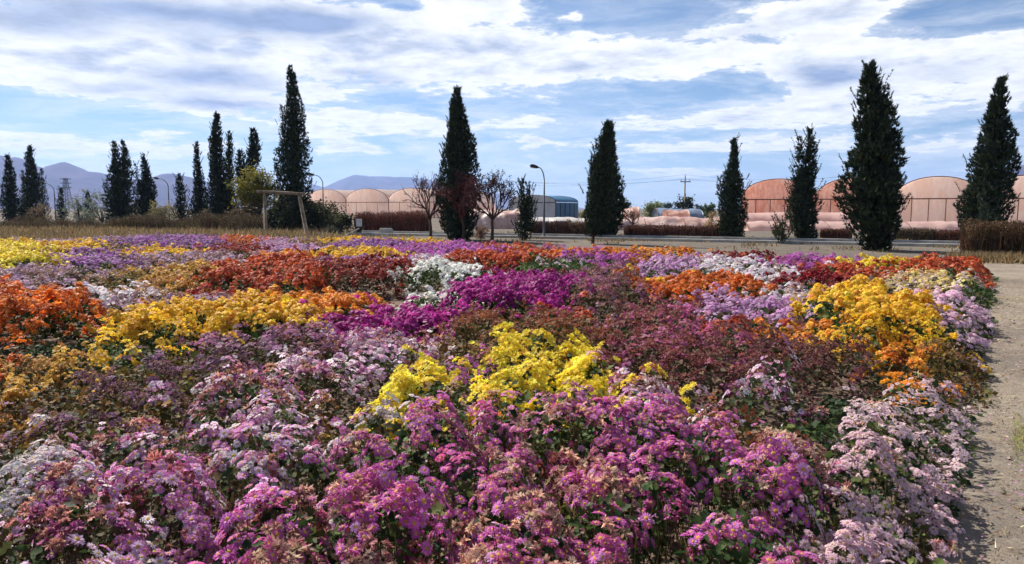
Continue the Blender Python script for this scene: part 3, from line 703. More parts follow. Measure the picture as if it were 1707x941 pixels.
LEAFV = {0: (np.array([(0, 0, 0), (.34, .30, .05), (.20, .52, .0), (.42, .72, .04), (0, 1.0, -.12), (-.42, .72, .04), (-.20, .52, .0), (-.34, .30, .05), (0, .5, -.06)]),
             np.array([(0, 1, 8), (1, 2, 8), (2, 3, 8), (3, 4, 8), (4, 5, 8), (5, 6, 8), (6, 7, 8), (7, 0, 8)])),
         1: (np.array([(0, 0, 0), (.36, .5, .06), (0, 1.0, -.08), (-.36, .5, .06)]), np.array([(0, 1, 2), (0, 2, 3)]))}
def basis(nrm, spin):
    n = nrm / np.linalg.norm(nrm, axis=1, keepdims=True)
    h = np.where(np.abs(n[:, 2:3]) < .95, np.array([[0, 0, 1.0]]), np.array([[1.0, 0, 0]]))
    a = np.cross(h, n); a /= np.linalg.norm(a, axis=1, keepdims=True); b = np.cross(n, a)
    c, s = np.cos(spin)[:, None], np.sin(spin)[:, None]
    x = a * c + b * s; y = -a * s + b * c
    return np.stack([x, y, n], 2)                     # columns
def stamp(V, T, loc, rot, scale):
    """copies of one small shape: returns vertices, triangles"""
    P = np.einsum('nij,vj->nvi', rot, V) * scale[:, None, None] + loc[:, None, :]
    n, k = len(loc), len(V)
    return P.reshape(-1, 3), (T[None] + (np.arange(n) * k)[:, None, None]).reshape(-1, 3)

def mute(a, k=.10, m=.93):
    g = a @ np.array([.3, .55, .15])
    return (a * (1 - k) + g[..., None] * k * np.array([1.05, 1.0, .95])) * m
def pick_cols(lst, n, r, wcol=3, jit=.10, soft=False):
    a = np.array([lin(c[:3]) for c in lst]); a = mute(a) if soft else a; w = np.array([c[3] if len(c) > 3 else 1 for c in lst], float)
    c = a[r.choice(len(a), n, p=w / w.sum())]
    return np.clip(c * (1 + r.normal(0, jit, (n, 1))) * (1 + r.normal(0, jit * .4, (n, 3))), .003, .92)

class Pile:
    def __init__(s): s.V, s.T, s.C, s.n = [], [], [], 0
    def add(s, V, T, C): s.V.append(V); s.T.append(T + s.n); s.C.append(C); s.n += len(V)

def build_field():
    r = np.random.default_rng(5)
    NB = len(BED)
    blossoms = [Pile() for _ in range(NB)]; foliage = [Pile() for _ in range(NB)]
    singles = [[] for _ in range(NB)]
    #       y0    y1   clusters/m2 flowers per cluster, flower scale, lod, leaves/m2, leaf size, leaf lod
    ZONES = [(1.6, 4.2, 134, 8, .93, 0, 1400, .040, 0), (4.2, 8, 94, 7.5, .98, 1, 1200, .048, 1),
             (8, 15, 78, 6.5, 1.06, 2, 540, .066, 1), (15, 37, 33, 6.5, 1.32, 3, 150, .105, 1)]
    for zi, (y0, y1, cd, fpc, fs, lod, ld, ls, ll) in enumerate(ZONES):
        xm = .715 * y1 + 1.2; area = 2 * xm * (y1 - y0)
        def sample(dn):
            n = int(area * dn); x = r.uniform(-xm, xm, n); y = r.uniform(y0, y1, n)
            k = np.abs(x) < .715 * y + 1.0
            return x[k], y[k]
        # ---- flower sprays
        x, y = sample(cd * 1.6); _, H, ok0, ed, pd, pid = cells(x, y); jx = .07 + .008 * y
        bi, _, ok, _, _, _ = cells(x + r.normal(0, 1, len(x)) * jx, y + r.normal(0, 1, len(x)) * jx * 1.6)
        cv = np.array([0 if PAL[b[5]] is None else PAL[b[5]]['cv'] for b in BED])
        ok &= ok0
        clump = fbm(x * 2.3, y * 2.3, 90, 3); faded = sstep(.38, .66, fbm(x * 1.1 + 7, y * 1.1, 95, 3))
        e = .05; gx = (cells(x + e, y)[1] - H) / e; gy = (cells(x, y + e)[1] - H) / e
        slope = np.minimum(np.sqrt(1 + gx ** 2 + gy ** 2), 1.6) / 1.6
        ok &= r.random(len(x)) < slope * cv[bi] * np.clip(.98 + 2.4 * (clump - .5), .12, 1.12) * (1 - (.5 if zi < 2 else .75) * sstep(.62, .98, pd)) * (.62 + .5 * pid)
        faded = np.clip(.55 * faded + .9 * (pid * 7.31 % 1) ** 2, 0, 1.3); tint = (pid * 13.7 % 1) - .5
        x, y, bi, H, ed, faded, gx, gy, tint = (q[ok] for q in (x, y, bi, H, ed, faded, gx, gy, tint))
        nc = len(x); rc = r.uniform(.04, .095, nc) * (1 + .18 * zi)
        spray_n = np.stack([-gx * .5, -gy * .5, np.ones(nc)], 1) + r.normal(0, .22, (nc, 3))
        wither_c = r.random(nc); hue = r.normal(0, .8, nc) + 2.2 * tint
        top = H + r.normal(-.01, .045, nc)
        cnt = np.maximum(2, r.poisson(fpc, nc)); ci = np.repeat(np.arange(nc), cnt); n = len(ci)
        k_ = np.arange(n) - np.repeat(np.cumsum(cnt) - cnt, cnt)             # heads of one spray stand side by side
        rc = .0245 * fs * np.sqrt(cnt) * r.uniform(.82, 1.12, nc)
        an = k_ * 2.39996 + r.uniform(0, 6.283, nc)[ci] + r.normal(0, .12, n); q = np.sqrt((k_ + .5) / cnt[ci]) * (1 + r.normal(0, .06, n)); ox, oy = np.cos(an) * q * rc[ci], np.sin(an) * q * rc[ci]
        fx, fy = x[ci] + ox, y[ci] + oy
        fz = top[ci] - .55 * q ** 2 * rc[ci] + gx[ci] * ox * .6 + gy[ci] * oy * .6 + r.normal(0, .012, n)
        nr = spray_n[ci] + np.stack([ox, oy, np.zeros(n)], 1) / rc[ci][:, None] * .75 + r.normal(0, .20, (n, 3)) + np.array([0, -.22, 0])
        nr[:, 2] = np.maximum(nr[:, 2], .15)
        fb = bi[ci]; rot = basis(nr, r.uniform(0, 6.283, n)); loc = np.stack([fx, fy, np.maximum(fz, .04)], 1)
        for b in np.unique(fb):
            p = PAL[BED[b][5]]; m = np.where(fb == b)[0]
            wsel = (wither_c[ci[m]] * .65 + r.random(len(m)) * .35) < p['wf'] * (.35 + 1.5 * faded[ci[m]])
            sc = p['r'] * fs * np.exp(r.normal(-.02, .22, len(m))) * (1.12 if p['st'] == 'pom' else 1.0)
            pc = pick_cols(p['p'], len(m), r, soft=True); pc = np.clip(pc * (1 + .12 * hue[ci[m]])[:, None], .003, .9)
            wc = pick_cols(p['w'], len(m), r, jit=.14); sc = np.where(wsel, sc * 1.18, sc)
            vis = loc[m]
            single = np.zeros(len(m), bool)
            if zi == 0:                                     # the nearest heads become parts of their own
                size = sc / loc[m, 1]; inview = np.abs(loc[m, 0]) < .70 * loc[m, 1]
                order = np.argsort(-(size + (loc[m, 2] - H[ci[m]]) * .05) * inview)
                single[order[:300]] = True; single &= inview
            for style, sel in ((p['st'], ~wsel), ('wither', wsel)):
                kk = r.integers(0, 4, len(m))
                for k in range(4):
                    s = sel & (kk == k)
                    for j in np.where(s & single)[0]: singles[b].append((style, k, loc[m[j]], rot[m[j]], sc[j]))
                    s = s & ~single
                    if not s.any(): continue
                    V, T, W = FL[(style, lod)][k]
                    P, TT = stamp(V, T, loc[m[s]], rot[m[s]], sc[s])
                    if style == 'wither': o, i2, c2 = wc[s], wc[s] * .8, np.broadcast_to(lin((112, 74, 50)), (s.sum(), 3))
                    else: o, i2, c2 = pc[s], np.broadcast_to(lin(p['inn']) * .85, (s.sum(), 3)) * .8 + pc[s] * .2, np.broadcast_to(lin(p['cen']), (s.sum(), 3))
                    C = W[None, :, 0:1] * o[:, None] + W[None, :, 1:2] * i2[:, None] + W[None, :, 2:3] * c2[:, None]
                    blossoms[b].add(P, TT, C.reshape(-1, 3))
        # ---- leaves
        x, y = sample(ld); bi, H, ok, ed, _, _ = cells(x, y)
        x, y, bi, H, ed = x[ok], y[ok], bi[ok], H[ok], ed[ok]; n = len(x)
        deep = np.minimum(r.exponential(.11 + .05 * (1 - ed), n), H * .97)
        full = r.random(n) < np.where(ed < .5, .55, .08); deep = np.where(full, r.random(n) * H, deep)
        z = np.maximum(H - .05 - .02 * zi - deep, .01)
        nr = np.stack([r.normal(0, .6, n), r.normal(0, .6, n) - .15, np.abs(r.normal(.75, .35, n)) + .05], 1)
        rot = basis(nr, r.uniform(0, 6.283, n)); loc = np.stack([x, y, z], 1)
        sc = ls * np.exp(r.normal(0, .25, n))
        lfs = {k: np.array([lin(c) for c in v]) for k, v in LEAF.items()}
        for b in np.unique(bi):
            m = np.where(bi == b)[0]; L = lfs[PAL[BED[b][5]]['lf']]
            tone = np.clip((fbm(x[m] * 4, y[m] * 4, 120, 2) * 1.4 - .2) * len(L) + r.normal(0, .8, len(m)), 0, len(L) - 1).astype(int)
            c = L[tone] * .72 * (1 + r.normal(0, .18, (len(m), 1)))
            V, T = LEAFV[ll]
            P, TT = stamp(V, T, loc[m], rot[m], sc[m])
            foliage[b].add(P, TT, np.repeat(np.clip(c, .004, .6), len(V), 0))
        # ---- stems, near only
        if zi == 0:
            x, y = sample(150); bi, H, ok, ed, _, _ = cells(x, y); x, y, bi, H = x[ok], y[ok], bi[ok], H[ok]; n = len(x)
            V = np.array([(-.5, 0, 0), (.5, 0, 0), (.35, 0, 1), (-.35, 0, 1), (0, -.5, 0), (0, .5, 0), (0, .35, 1), (0, -.35, 1)])
            T = np.array([(0, 1, 2), (0, 2, 3), (4, 5, 6), (4, 6, 7)])
            for b in np.unique(bi):
                m = np.where(bi == b)[0]; k = len(m)
                P = V[None] * np.stack([np.full(k, .005), np.full(k, .005), H[m] * r.uniform(.8, 1.02, k)], 1)[:, None, :]
                P[:, :, 0] += x[m][:, None] + P[:, :, 2] * r.normal(0, .22, (k, 1)); P[:, :, 1] += y[m][:, None] + P[:, :, 2] * r.normal(0, .22, (k, 1))
                TT = (T[None] + (np.arange(k) * 8)[:, None, None]).reshape(-1, 3)
                C = pick_cols([(92, 84, 52, 2), (118, 96, 66, 2), (74, 70, 44, 1)], k, r)
                foliage[b].add(P.reshape(-1, 3), TT, np.repeat(C, 8, 0))
    # ---- objects
    cache = {}
    def flower_mesh(b, style, k):
        pal = BED[b][5]; var = int(r.integers(0, 5)); key = (pal, style, k, var)
        if key not in cache:
            p = PAL[pal]; V, T, W = FL[(style, 0)][k]; rr = np.random.default_rng(hash((pal, style)) % 9999 if False else 31 * k + 7 * var + len(pal))
            if style == 'wither': o = pick_cols(p['w'], 1, rr, jit=.14)[0]; i2 = o * .8; c2 = lin((112, 74, 50))
            else: o = pick_cols(p['p'], 1, rr, soft=True)[0]; i2 = lin(p['inn']) * .85 * .8 + o * .2; c2 = lin(p['cen'])
            cache[key] = make_mesh('flower', V, T, W @ np.stack([o, i2, c2]), M['petal'])
        return cache[key]
    GROUPS = {}
    for b, (cx, cy, rx, ry, h, pal, label) in enumerate(BED):
        if pal == 'soil' or not foliage[b].V: continue
        X, Y = BW[b, :2]
        leafy = PAL[pal]['cv'] < .3
        root = thing('leafy_bush' if leafy else 'chrysanthemum_bush', label, 'bush' if leafy else 'flowers', (X, Y, 0), group='plants of the flower field')
        off = np.array([X, Y, 0])
        for nm, pile, mat in (('foliage', foliage[b], 'leaf'), ('blossoms', blossoms[b], 'petal')):
            if not pile.V: continue
            V = np.concatenate(pile.V) - off
            link(nm, make_mesh(nm, V, np.concatenate(pile.T), np.concatenate(pile.C), M[mat]), root, kind='stuff')
        for (style, k, loc, rot, sc) in singles[b]:
            o = bpy.data.objects.new('flower', flower_mesh(b, style, k)); COL.objects.link(o); o.parent = root
            from_m = np.eye(4); from_m[:3, :3] = rot * sc; from_m[:3, 3] = loc - off
            from mathutils import Matrix
            o.matrix_local = Matrix(from_m.tolist())
    return sum(len(s) for s in singles), sum(sum(len(t) for t in p.T) for p in blossoms), sum(sum(len(t) for t in p.T) for p in foliage)
print('FIELD singles, blossom tris, leaf tris', build_field())

# soil sheet below the bed
gs = Geo()
def soil_sheet():
    px = np.array([-42, -30] + list(np.linspace(-26, 14, 60))); rows = 70
    V, idx = [], {}
    ys = np.concatenate([np.linspace(-1, 12, 90), np.linspace(12.4, 37, 50)])
    xs = np.linspace(-30, 14, 160)
    Xg, Yg = np.meshgrid(xs, ys, indexing='ij')
    far = np.interp(Xg, FAR[:, 0], FAR[:, 1]); Yc = np.minimum(Yg, far)
    e = edge_dist(Xg, Yc); Xc = np.where(e > -.1, Xg - (e + .1) / ENRM[0], Xg)
    Z = .014 + sstep(.02, .5, -edge_dist(Xc, Yc) - .05) * .05 * fbm(Xc * 2.3, Yc * 2.3, 15, 4) + .02 * fbm(Xc * 11, Yc * 11, 16, 2)
    n, k = Xg.shape; id_ = np.arange(n * k).reshape(n, k)
    a, b, c, d = id_[:-1, :-1].ravel(), id_[1:, :-1].ravel(), id_[1:, 1:].ravel(), id_[:-1, 1:].ravel()
    T = np.concatenate([np.stack([a, b, c], 1), np.stack([a, c, d], 1)])
    P = np.stack([Xc.ravel(), Yc.ravel(), Z.ravel()], 1)
    ar = np.linalg.norm(np.cross(P[T[:, 1]] - P[T[:, 0]], P[T[:, 2]] - P[T[:, 0]]), axis=1)
    link('soil_bed', make_mesh('soil_bed', P, T[ar > 1e-6], None, M['soil']), kind='structure')
soil_sheet()

# ------------------------------------------------------------------ trees
NEEDLE = [(48, 62, 45), (40, 53, 41), (60, 73, 49), (34, 46, 38), (70, 76, 53)]
def sprays(loc, dirs, length, r, cols, blades=6, width=.16, spread=.38):
    """fans of narrow blades; returns arrays"""
    n = len(loc); k = blades
    L = np.repeat(loc, k, 0); D = np.repeat(dirs, k, 0) + r.normal(0, spread, (n * k, 3)); D /= np.linalg.norm(D, axis=1, keepdims=True)
    ln = np.repeat(length, k) * r.uniform(.55, 1.1, n * k)
    side = np.cross(D, r.normal(0, 1, (n * k, 3))); side /= np.linalg.norm(side, axis=1, keepdims=True)
    w = ln * width
    V = np.stack([L + side * w[:, None], L + D * ln[:, None], L - side * w[:, None]], 1).reshape(-1, 3)
    T = np.arange(n * k * 3).reshape(-1, 3)
    c = np.array([lin(x) for x in cols])[r.integers(0, len(cols), n)] * (1 + r.normal(0, .18, (n, 1)))
    return V, T, np.clip(np.repeat(c, 3 * k, 0), .003, .5)

def cypress(label, px, Y, spires, seed, nspray=2200, loose=.2, base_px=None, trunk=True, name='cypress_tree', cols=NEEDLE, bare=0.03, dist_group='cypress trees'):
    """spires: list of (top px, top py, bottom py, [half widths in px from bottom to top])"""
    r = np.random.default_rng(seed); s = Y / FPX
    bx = at(base_px or px, 348, Y)[0]
    root = thing(name, label, 'tree', (bx, Y, 0), group=dist_group)
    pile = Pile(); gt = Geo()
    tot = sum((b - t) * np.mean(w) for (_, t, b, w) in spires)
    for si, (tx, ty, by, prof) in enumerate(spires):
        top = at(tx, ty, Y); bot = at(base_px or px, by, Y); zb = max(bot[2], .05); zt = top[2]
        x_top = top[0] - bx; prof = np.array(prof, float) * s
        n = int(nspray * 1.95 * ((by - ty) * np.mean(spires[si][3])) / tot)
        tt = np.linspace(0, 1, len(prof)); R = lambda t: np.interp(t, tt, prof)
        cand = r.random(n * 5); t = cand[r.random(n * 5) < (R(cand) + .04 * prof.max()) / (prof.max() * 1.04)][:n]; n = len(t)
        ang = r.uniform(0, 6.283, n)
        lump = fbm(ang * 1.3 + seed * 3, t * (zt - zb) * 1.5, seed + si * 17, 3)
        rr = R(t) * (1 + (lump - .53) * (.42 + 1.7 * loose)) * r.random(n) ** .34
        rr = np.maximum(rr, .03)
        x0 = x_top * t ** .8 if si == 0 else x_top * np.minimum(1, .35 + t)
        wob = .10 * prof.max() * np.sin(t * 9 + seed)
        loc = np.stack([x0 + wob + np.cos(ang) * rr, np.sin(ang) * rr, zb + t * (zt - zb)], 1)
        out = np.stack([np.cos(ang), np.sin(ang), np.zeros(n)], 1)
        dirs = out * (r.uniform(.15, .55 + loose, (n, 1))) + np.array([0, 0, 1.0])
        ln = (.13 + .09 * r.random(n) + .22 * loose * r.random(n)) * (.58 + .0070 * Y) * np.clip(prof.max() / .9, .55, 1.15)
        loc[:, 2] -= ln * .5
        keep = np.ones(n, bool)
        if loose > .25:                                   # gaps where the sky shows through
            keep = vnoise(ang * 2.1 + 5, t * (zt - zb) * 2.4, seed + 5) > .30 * loose
        V, T, C = sprays(loc[keep], dirs[keep], ln[keep], r, cols, 6, .15)
        pile.add(V, T, C)
        q = int(n * .22); j = r.integers(0, n, q); inner = loc[j] * 1.0; cxs = x0[j] if np.ndim(x0) else x0
        inner[:, 0] = cxs + (inner[:, 0] - cxs) * r.uniform(.1, .7, q); inner[:, 1] *= r.uniform(.1, .7, q)
        V, T, C = sprays(inner, dirs[j], ln[j] * 1.7, r, cols, 5, .2); pile.add(V, T, C)
        # side shoots that stick out
        m = int(22 + 36 * loose); t = r.uniform(.08, .97, m); ang = r.uniform(0, 6.283, m); rr = R(t) * r.uniform(.9, 1.18 + .25 * loose, m)
        base = np.stack([(x_top * t ** .8 if si == 0 else x_top * np.minimum(1, .35 + t)) + np.cos(ang) * rr, np.sin(ang) * rr, zb + t * (zt - zb)], 1)
        for j in range(m):
            q = 5; st = base[j] + np.outer(np.linspace(0, 1, q), np.array([np.cos(ang[j]) * .5, np.sin(ang[j]) * .5, 1.0]) * r.uniform(.15, .35) * (1 + loose))
            V, T, C = sprays(st, np.tile([np.cos(ang[j]) * .35, np.sin(ang[j]) * .35, 1.0], (q, 1)), np.full(q, .15), r, cols, 6, .14)
            pile.add(V, T, C)
        # stem inside the spire
        zs = np.linspace(0 if si == 0 else zb + .2 * (zt - zb), zb + (zt - zb) * .94, 9)
        tq = np.clip((zs - zb) / (zt - zb), 0, 1)
        xs = (x_top * tq ** .8 if si == 0 else x_top * np.minimum(1, .35 + tq))
        r0 = np.clip(.016 * (zt), .05, .16)
        gt.tube(np.stack([xs, 0 * zs, zs], 1), np.linspace(r0 if si == 0 else r0 * .5, .012, 9), 7)
    gt.build('trunk', M['bark'], root, flat=False)
    link('crown', make_mesh('crown', np.concatenate(pile.V), np.concatenate(pile.T), np.concatenate(pile.C), M['needle']), root)
    return root

C = cypress
C('small dark cypress nearest the left picture edge, below the mountain', 18, 74, [(13, 258, 376, [11, 15, 15, 12, 9, 6, 1.5])], 1, 900)
C('slim low cypress between two taller ones at the far left', 38, 78, [(39, 284, 374, [8, 9, 8, 5, 1.5])], 2, 450)
C('dark cypress with curled tip at far left, tallest of its cluster', 53, 74, [(50, 243, 376, [12, 17, 16, 14, 11, 8, 6, 2])], 3, 1000)
C('slim cypress hugging the right side of the far left cluster', 72, 77, [(69, 281, 374, [8, 9, 8, 5, 1.5])], 4, 450)
C('tiny pointed cypress alone by a street lamp at far left', 102, 85, [(101, 313, 371, [8, 9, 7, 4, 1])], 5, 400, cols=[(62, 78, 62), (52, 66, 54), (74, 86, 66)])
C('tiny dark cypress amid grey shrubs left of the forked cypress', 147, 82, [(145, 317, 372, [9, 9, 7, 5, 1])], 6, 380, cols=[(62, 74, 58), (52, 64, 52)])
C('dense cypress with forked twin tip on the left', 196, 70, [(190, 236, 378, [18, 22, 21, 17, 12, 7, 2]), (205, 234, 378, [15, 20, 20, 16, 11, 6, 1.5])], 7, 1700)
C('cypress with one loose branch on its left, right of the forked one', 246, 72, [(240, 256, 377, [13, 17, 17, 14, 9, 5, 2]), (226, 272, 330, [4, 5, 6, 6, 4, 2])], 8, 1100, .3)
C('low ragged cypress beside the lamp, left of the tall group', 302, 66, [(299, 288, 381, [9, 12, 11, 8, 6, 2])], 9, 600, .3)
C('slender cypress with bent tip at the left of the tall group', 332, 64, [(328, 236, 381, [14, 16, 13, 9, 7, 4, 2])], 10, 1000, .2)
C('tall thick dark cypress in the left tall group', 364, 62, [(360, 188, 383, [17, 20, 19, 17, 14, 11, 8, 3])], 11, 1800, .15)
C('thin cypress half hidden behind the thick one in the left group', 385, 70, [(381, 218, 376, [14, 13, 10, 8, 7, 5, 2])], 12, 800, .35)
C('loose branching conifer behind the yellow green tree', 412, 66, [(423, 213, 378, [16, 18, 18, 16, 13, 9, 10, 8, 3]), (400, 250, 330, [10, 14, 14, 10, 4])], 13, 1500, .55)
C('tall columnar cypress with a side spur, behind the wooden frame', 491, 56, [(486, 109, 386, [26, 29, 30, 30, 29, 26, 22, 17, 12, 8, 3]), (470, 176, 290, [8, 10, 9, 7, 6, 2])], 14, 3200, .12)
C('broad dense cypress between the two bare plum trees', 765, 41.5, [(764, 146, 400, [18, 29, 33, 34, 33, 31, 27, 21, 15, 9, 3]), (756, 163, 300, [20, 22, 18, 12, 6, 2])], 15, 3600, .10)
C('small twin tipped cypress left of the lamp by the blue greenhouse', 876, 41, [(871, 298, 401, [10, 16, 15, 12, 8, 5, 1.5]), (882, 305, 385, [10, 13, 12, 9, 6, 2])], 16, 1000, .2)
C('cypress with a bare stem foot standing before the lane', 990, 36.8, [(1013, 203, 393, [9, 24, 25, 22, 18, 12, 6])], 17, 1700, .22, base_px=988)
C('darker cypress just behind the one with a bare stem', 1008, 46, [(1013, 204, 392, [18, 28, 30, 29, 27, 24, 20, 14, 9, 4])], 18, 2600, .25)
C('cypress with narrow bottle neck top beyond the lane', 1221, 43.5, [(1223, 230, 400, [17, 22, 22, 22, 22, 21, 18, 9, 7, 5, 2])], 19, 2000, .28)
C('thin loose cypress with two tips before the mottled greenhouse', 1340, 42, [(1352, 214, 400, [18, 26, 24, 20, 16, 12, 9, 6, 2]), (1334, 228, 380, [14, 18, 17, 13, 10, 7, 2])], 20, 1500, .62)
C('widest and tallest cypress, ragged, on the right', 1462, 31.2, [(1455, 104, 416, [16, 33, 41, 43, 42, 39, 35, 29, 22, 13, 4]), (1481, 138, 380, [16, 20, 19, 16, 12, 8, 2]), (1494, 290, 400, [16, 19, 17, 11, 4])], 21, 4200, .42)
C('tall cypress leaning right, behind the clipped hedge', 1638, 38, [(1672, 128, 400, [18, 34, 38, 38, 36, 32, 27, 21, 15, 10, 3])], 22, 3200, .25)
C('small pale green pointed cypress rising from the clipped hedge', 1646, 27, [(1644, 338, 428, [14, 15, 13, 9, 5, 1.5])], 23, 700, .15, cols=[(70, 84, 66), (60, 74, 60), (84, 94, 72)])
C('thin scrubby sapling standing before the lane on the right', 1306, 37, [(1304, 370, 410, [5, 9, 10, 7, 3])], 24, 130, .6, name='sapling', cols=[(88, 92, 62), (74, 80, 56)], dist_group=None)

def bare_tree(label, px, base_py, top_py, half, seed, leafcols=None, nleaf=0, twigcol=(92, 68, 64), Y=None, name='plum_tree', depth=5, trunk_frac=.34, group='bare trees'):
    r = np.random.default_rng(seed)
    if Y is None: Y = on_plane(px, base_py)[1]
    b = at(px, 348, Y); Ht = at(px, top_py, Y)[2]; R = half * Y / FPX
    root = thing(name, label, 'tree', (b[0], Y, 0), group=group)
    gt, gc = Geo(), Geo(); tips = []
    tc = lin(twigcol)
    th = Ht * trunk_frac
    trunk = np.array([(0, 0, 0), (.03, 0, th * .5), (r.normal(0, .06), 0, th)])
    gt.tube(trunk, [.10 * Ht / 3.6, .075 * Ht / 3.6, .07 * Ht / 3.6], 8)
    def grow(p, d, ln, rad, lev):
        pts = [p]; q = d.copy()
        for i in range(3):
            q = q + r.normal(0, .16, 3) + np.array([0, 0, .05]); q /= np.linalg.norm(q); pts.append(pts[-1] + q * ln / 3)
        gc.tube(pts, np.linspace(rad, rad * .68, 4), 4 if lev > 1 else 5, tc * r.uniform(.7, 1.25), cap=False)
        tips.append(pts[2]); tips.append(pts[3])
        if lev >= depth: return
        for k in range(r.integers(2, 4)):
            a = r.uniform(0, 6.283); sp = r.uniform(.35, .8)
            s = np.array([math.cos(a), math.sin(a), 0]); nd = q + s * sp; nd /= np.linalg.norm(nd)
            grow(pts[r.integers(2, 4)], nd, ln * r.uniform(.62, .86), rad * .68, lev + 1)
    for k in range(8):
        a = k * .785 + r.uniform(-.4, .4); u = r.uniform(.45, 1.1)
        d = np.array([math.cos(a) * R / (Ht - th) * 1.3, math.sin(a) * R / (Ht - th) * 1.3, u]); d /= np.linalg.norm(d)
        grow(trunk[2] - np.array([0, 0, r.uniform(0, .12) * th]), d, (Ht - th) * .36, .055 * Ht / 3.6, 1)
    V, T, Cc = gc.arrays()
    # fit the crown to its outline
    tips = np.array(tips)
    sx = R / np.percentile(np.hypot(V[:, 0], V[:, 1]), 96); sz = (Ht - th) / (np.percentile(V[:, 2], 99.5) - th)
    fit = lambda P: np.stack([P[:, 0] * np.where(P[:, 2] > th, sx, 1), P[:, 1] * sx, np.where(P[:, 2] > th, th + (P[:, 2] - th) * sz, P[:, 2])], 1)
    V = fit(V); tips = fit(tips); pl = Pile(); pl.add(V, T, Cc)
    if nleaf:
        i = r.integers(0, len(tips), nleaf); loc = tips[i] + r.normal(0, .07, (nleaf, 3))
        V2, T2 = stamp(LEAFV[1][0], LEAFV[1][1], loc, basis(r.normal(0, 1, (nleaf, 3)) + np.array([0, 0, .3]), r.uniform(0, 6.28, nleaf)), r.uniform(.05, .10, nleaf) * Y / 42)
        c = pick_cols(leafcols, nleaf, r, jit=.2); pl.add(V2, T2, np.repeat(c, 4, 0))
    gt.build('trunk', M['bark'], root, flat=False)
    link('crown', make_mesh('crown', np.concatenate(pl.V), np.concatenate(pl.T), np.concatenate(pl.C), M['twig']), root)
bare_tree('leafless plum tree left of the broad dense cypress', 717, 399, 292, 38, 51, [(126, 84, 80, 1), (110, 74, 70, 1)], 700)
bare_tree('reddish thin crowned plum tree in front of the broad dense cypress', 772, 401, 288, 36, 52, [(118, 74, 72, 2), (100, 64, 62, 2), (130, 94, 82, 1)], 3200, (104, 62, 62), Y=40.2)
bare_tree('plum tree with few dark leaves right of the broad dense cypress', 820, 404, 288, 46, 53, [(82, 54, 56, 2), (70, 44, 50, 2), (110, 72, 60, 1)], 3000, (84, 60, 58))
bare_tree('little leafless bush tree over the dry hedge, beside the torn plastic', 1057, 392, 349, 20, 54, [(126, 92, 66, 1)], 220, (96, 72, 62), Y=50, name='bare_bush_tree', depth=4, trunk_frac=.42)

def leafy_tree(label, px, Y, top_py, half, cols, seed, n=2600, trunk_h=.28, size=.10, name='broadleaf_tree', flat=.9, gaps=.3, group=None):
    """round or irregular broadleaf crown made of leaf clumps on limbs"""
    r = np.random.default_rng(seed); b = at(px, 348, Y); Ht = at(px, top_py, Y)[2]; R = half * Y / FPX
    root = thing(name, label, 'tree' if trunk_h > .12 else 'shrub', (b[0], Y, 0), group=group)
    zc = Ht * (trunk_h + (1 - trunk_h) * .45); rz = (Ht - Ht * trunk_h) * .55
    nc = max(14, n // 60); gt = Geo()
    u = r.normal(0, 1, (nc, 3)); u /= np.linalg.norm(u, axis=1, keepdims=True); rad = r.random(nc) ** .4 * r.uniform(.75, 1.12, nc)
    cen = np.stack([u[:, 0] * R * rad, u[:, 1] * R * rad * flat, zc + u[:, 2] * rz * rad], 1); cen[:, 2] = np.clip(cen[:, 2], .12, Ht)
    per = n // nc; i = np.repeat(np.arange(nc), per)
    cr = .26 * R * r.uniform(.6, 1.25, nc)
    loc = cen[i] + r.normal(0, 1, (len(i), 3)) * (cr[i] * .55)[:, None]; loc[:, 2] = np.maximum(loc[:, 2], .04)
    V, T = stamp(LEAFV[1][0], LEAFV[1][1], loc, basis(r.normal(0, 1, (len(i), 3)) + np.array([0, 0, .5]), r.uniform(0, 6.28, len(i))), size * np.exp(r.normal(0, .25, len(i))))
    c = np.array([lin(x) for x in cols]); tone = r.integers(0, len(cols), nc)[i]; tone = np.where(r.random(len(i)) < .35, r.integers(0, len(cols), len(i)), tone)
    cc = c[tone] * (1 + r.normal(0, .16, (len(i), 1)))
    pts = np.array([(0, 0, 0), (.02 * Ht, 0, Ht * trunk_h), (0, 0, zc)])
    gt.tube(pts, [.022 * Ht + .03, .018 * Ht + .02, .01 * Ht + .01], 7)
    for k in range(min(12, nc)):
        gt.tube([pts[1] * r.uniform(.6, 1.1), (pts[1] + cen[k]) / 2 + np.array([0, 0, .05 * Ht]), cen[k]], [.010 * Ht + .012, .007 * Ht + .008, .006], 5, cap=False)
    gt.build('trunk', M['bark'], root, flat=False)
    link('crown', make_mesh('crown', V, T, np.clip(np.repeat(cc, 4, 0), .004, .7), M['leaf']), root)
YG = [(138, 128, 56), (120, 116, 52), (102, 104, 52), (154, 140, 62), (84, 90, 48)]
leafy_tree('yellow green leafy tree behind the wooden frame beam', 430, 58, 277, 40, YG, 61, 7000, .3, .15)
DK = [(62, 70, 46), (52, 60, 42), (74, 78, 50), (86, 84, 56)]
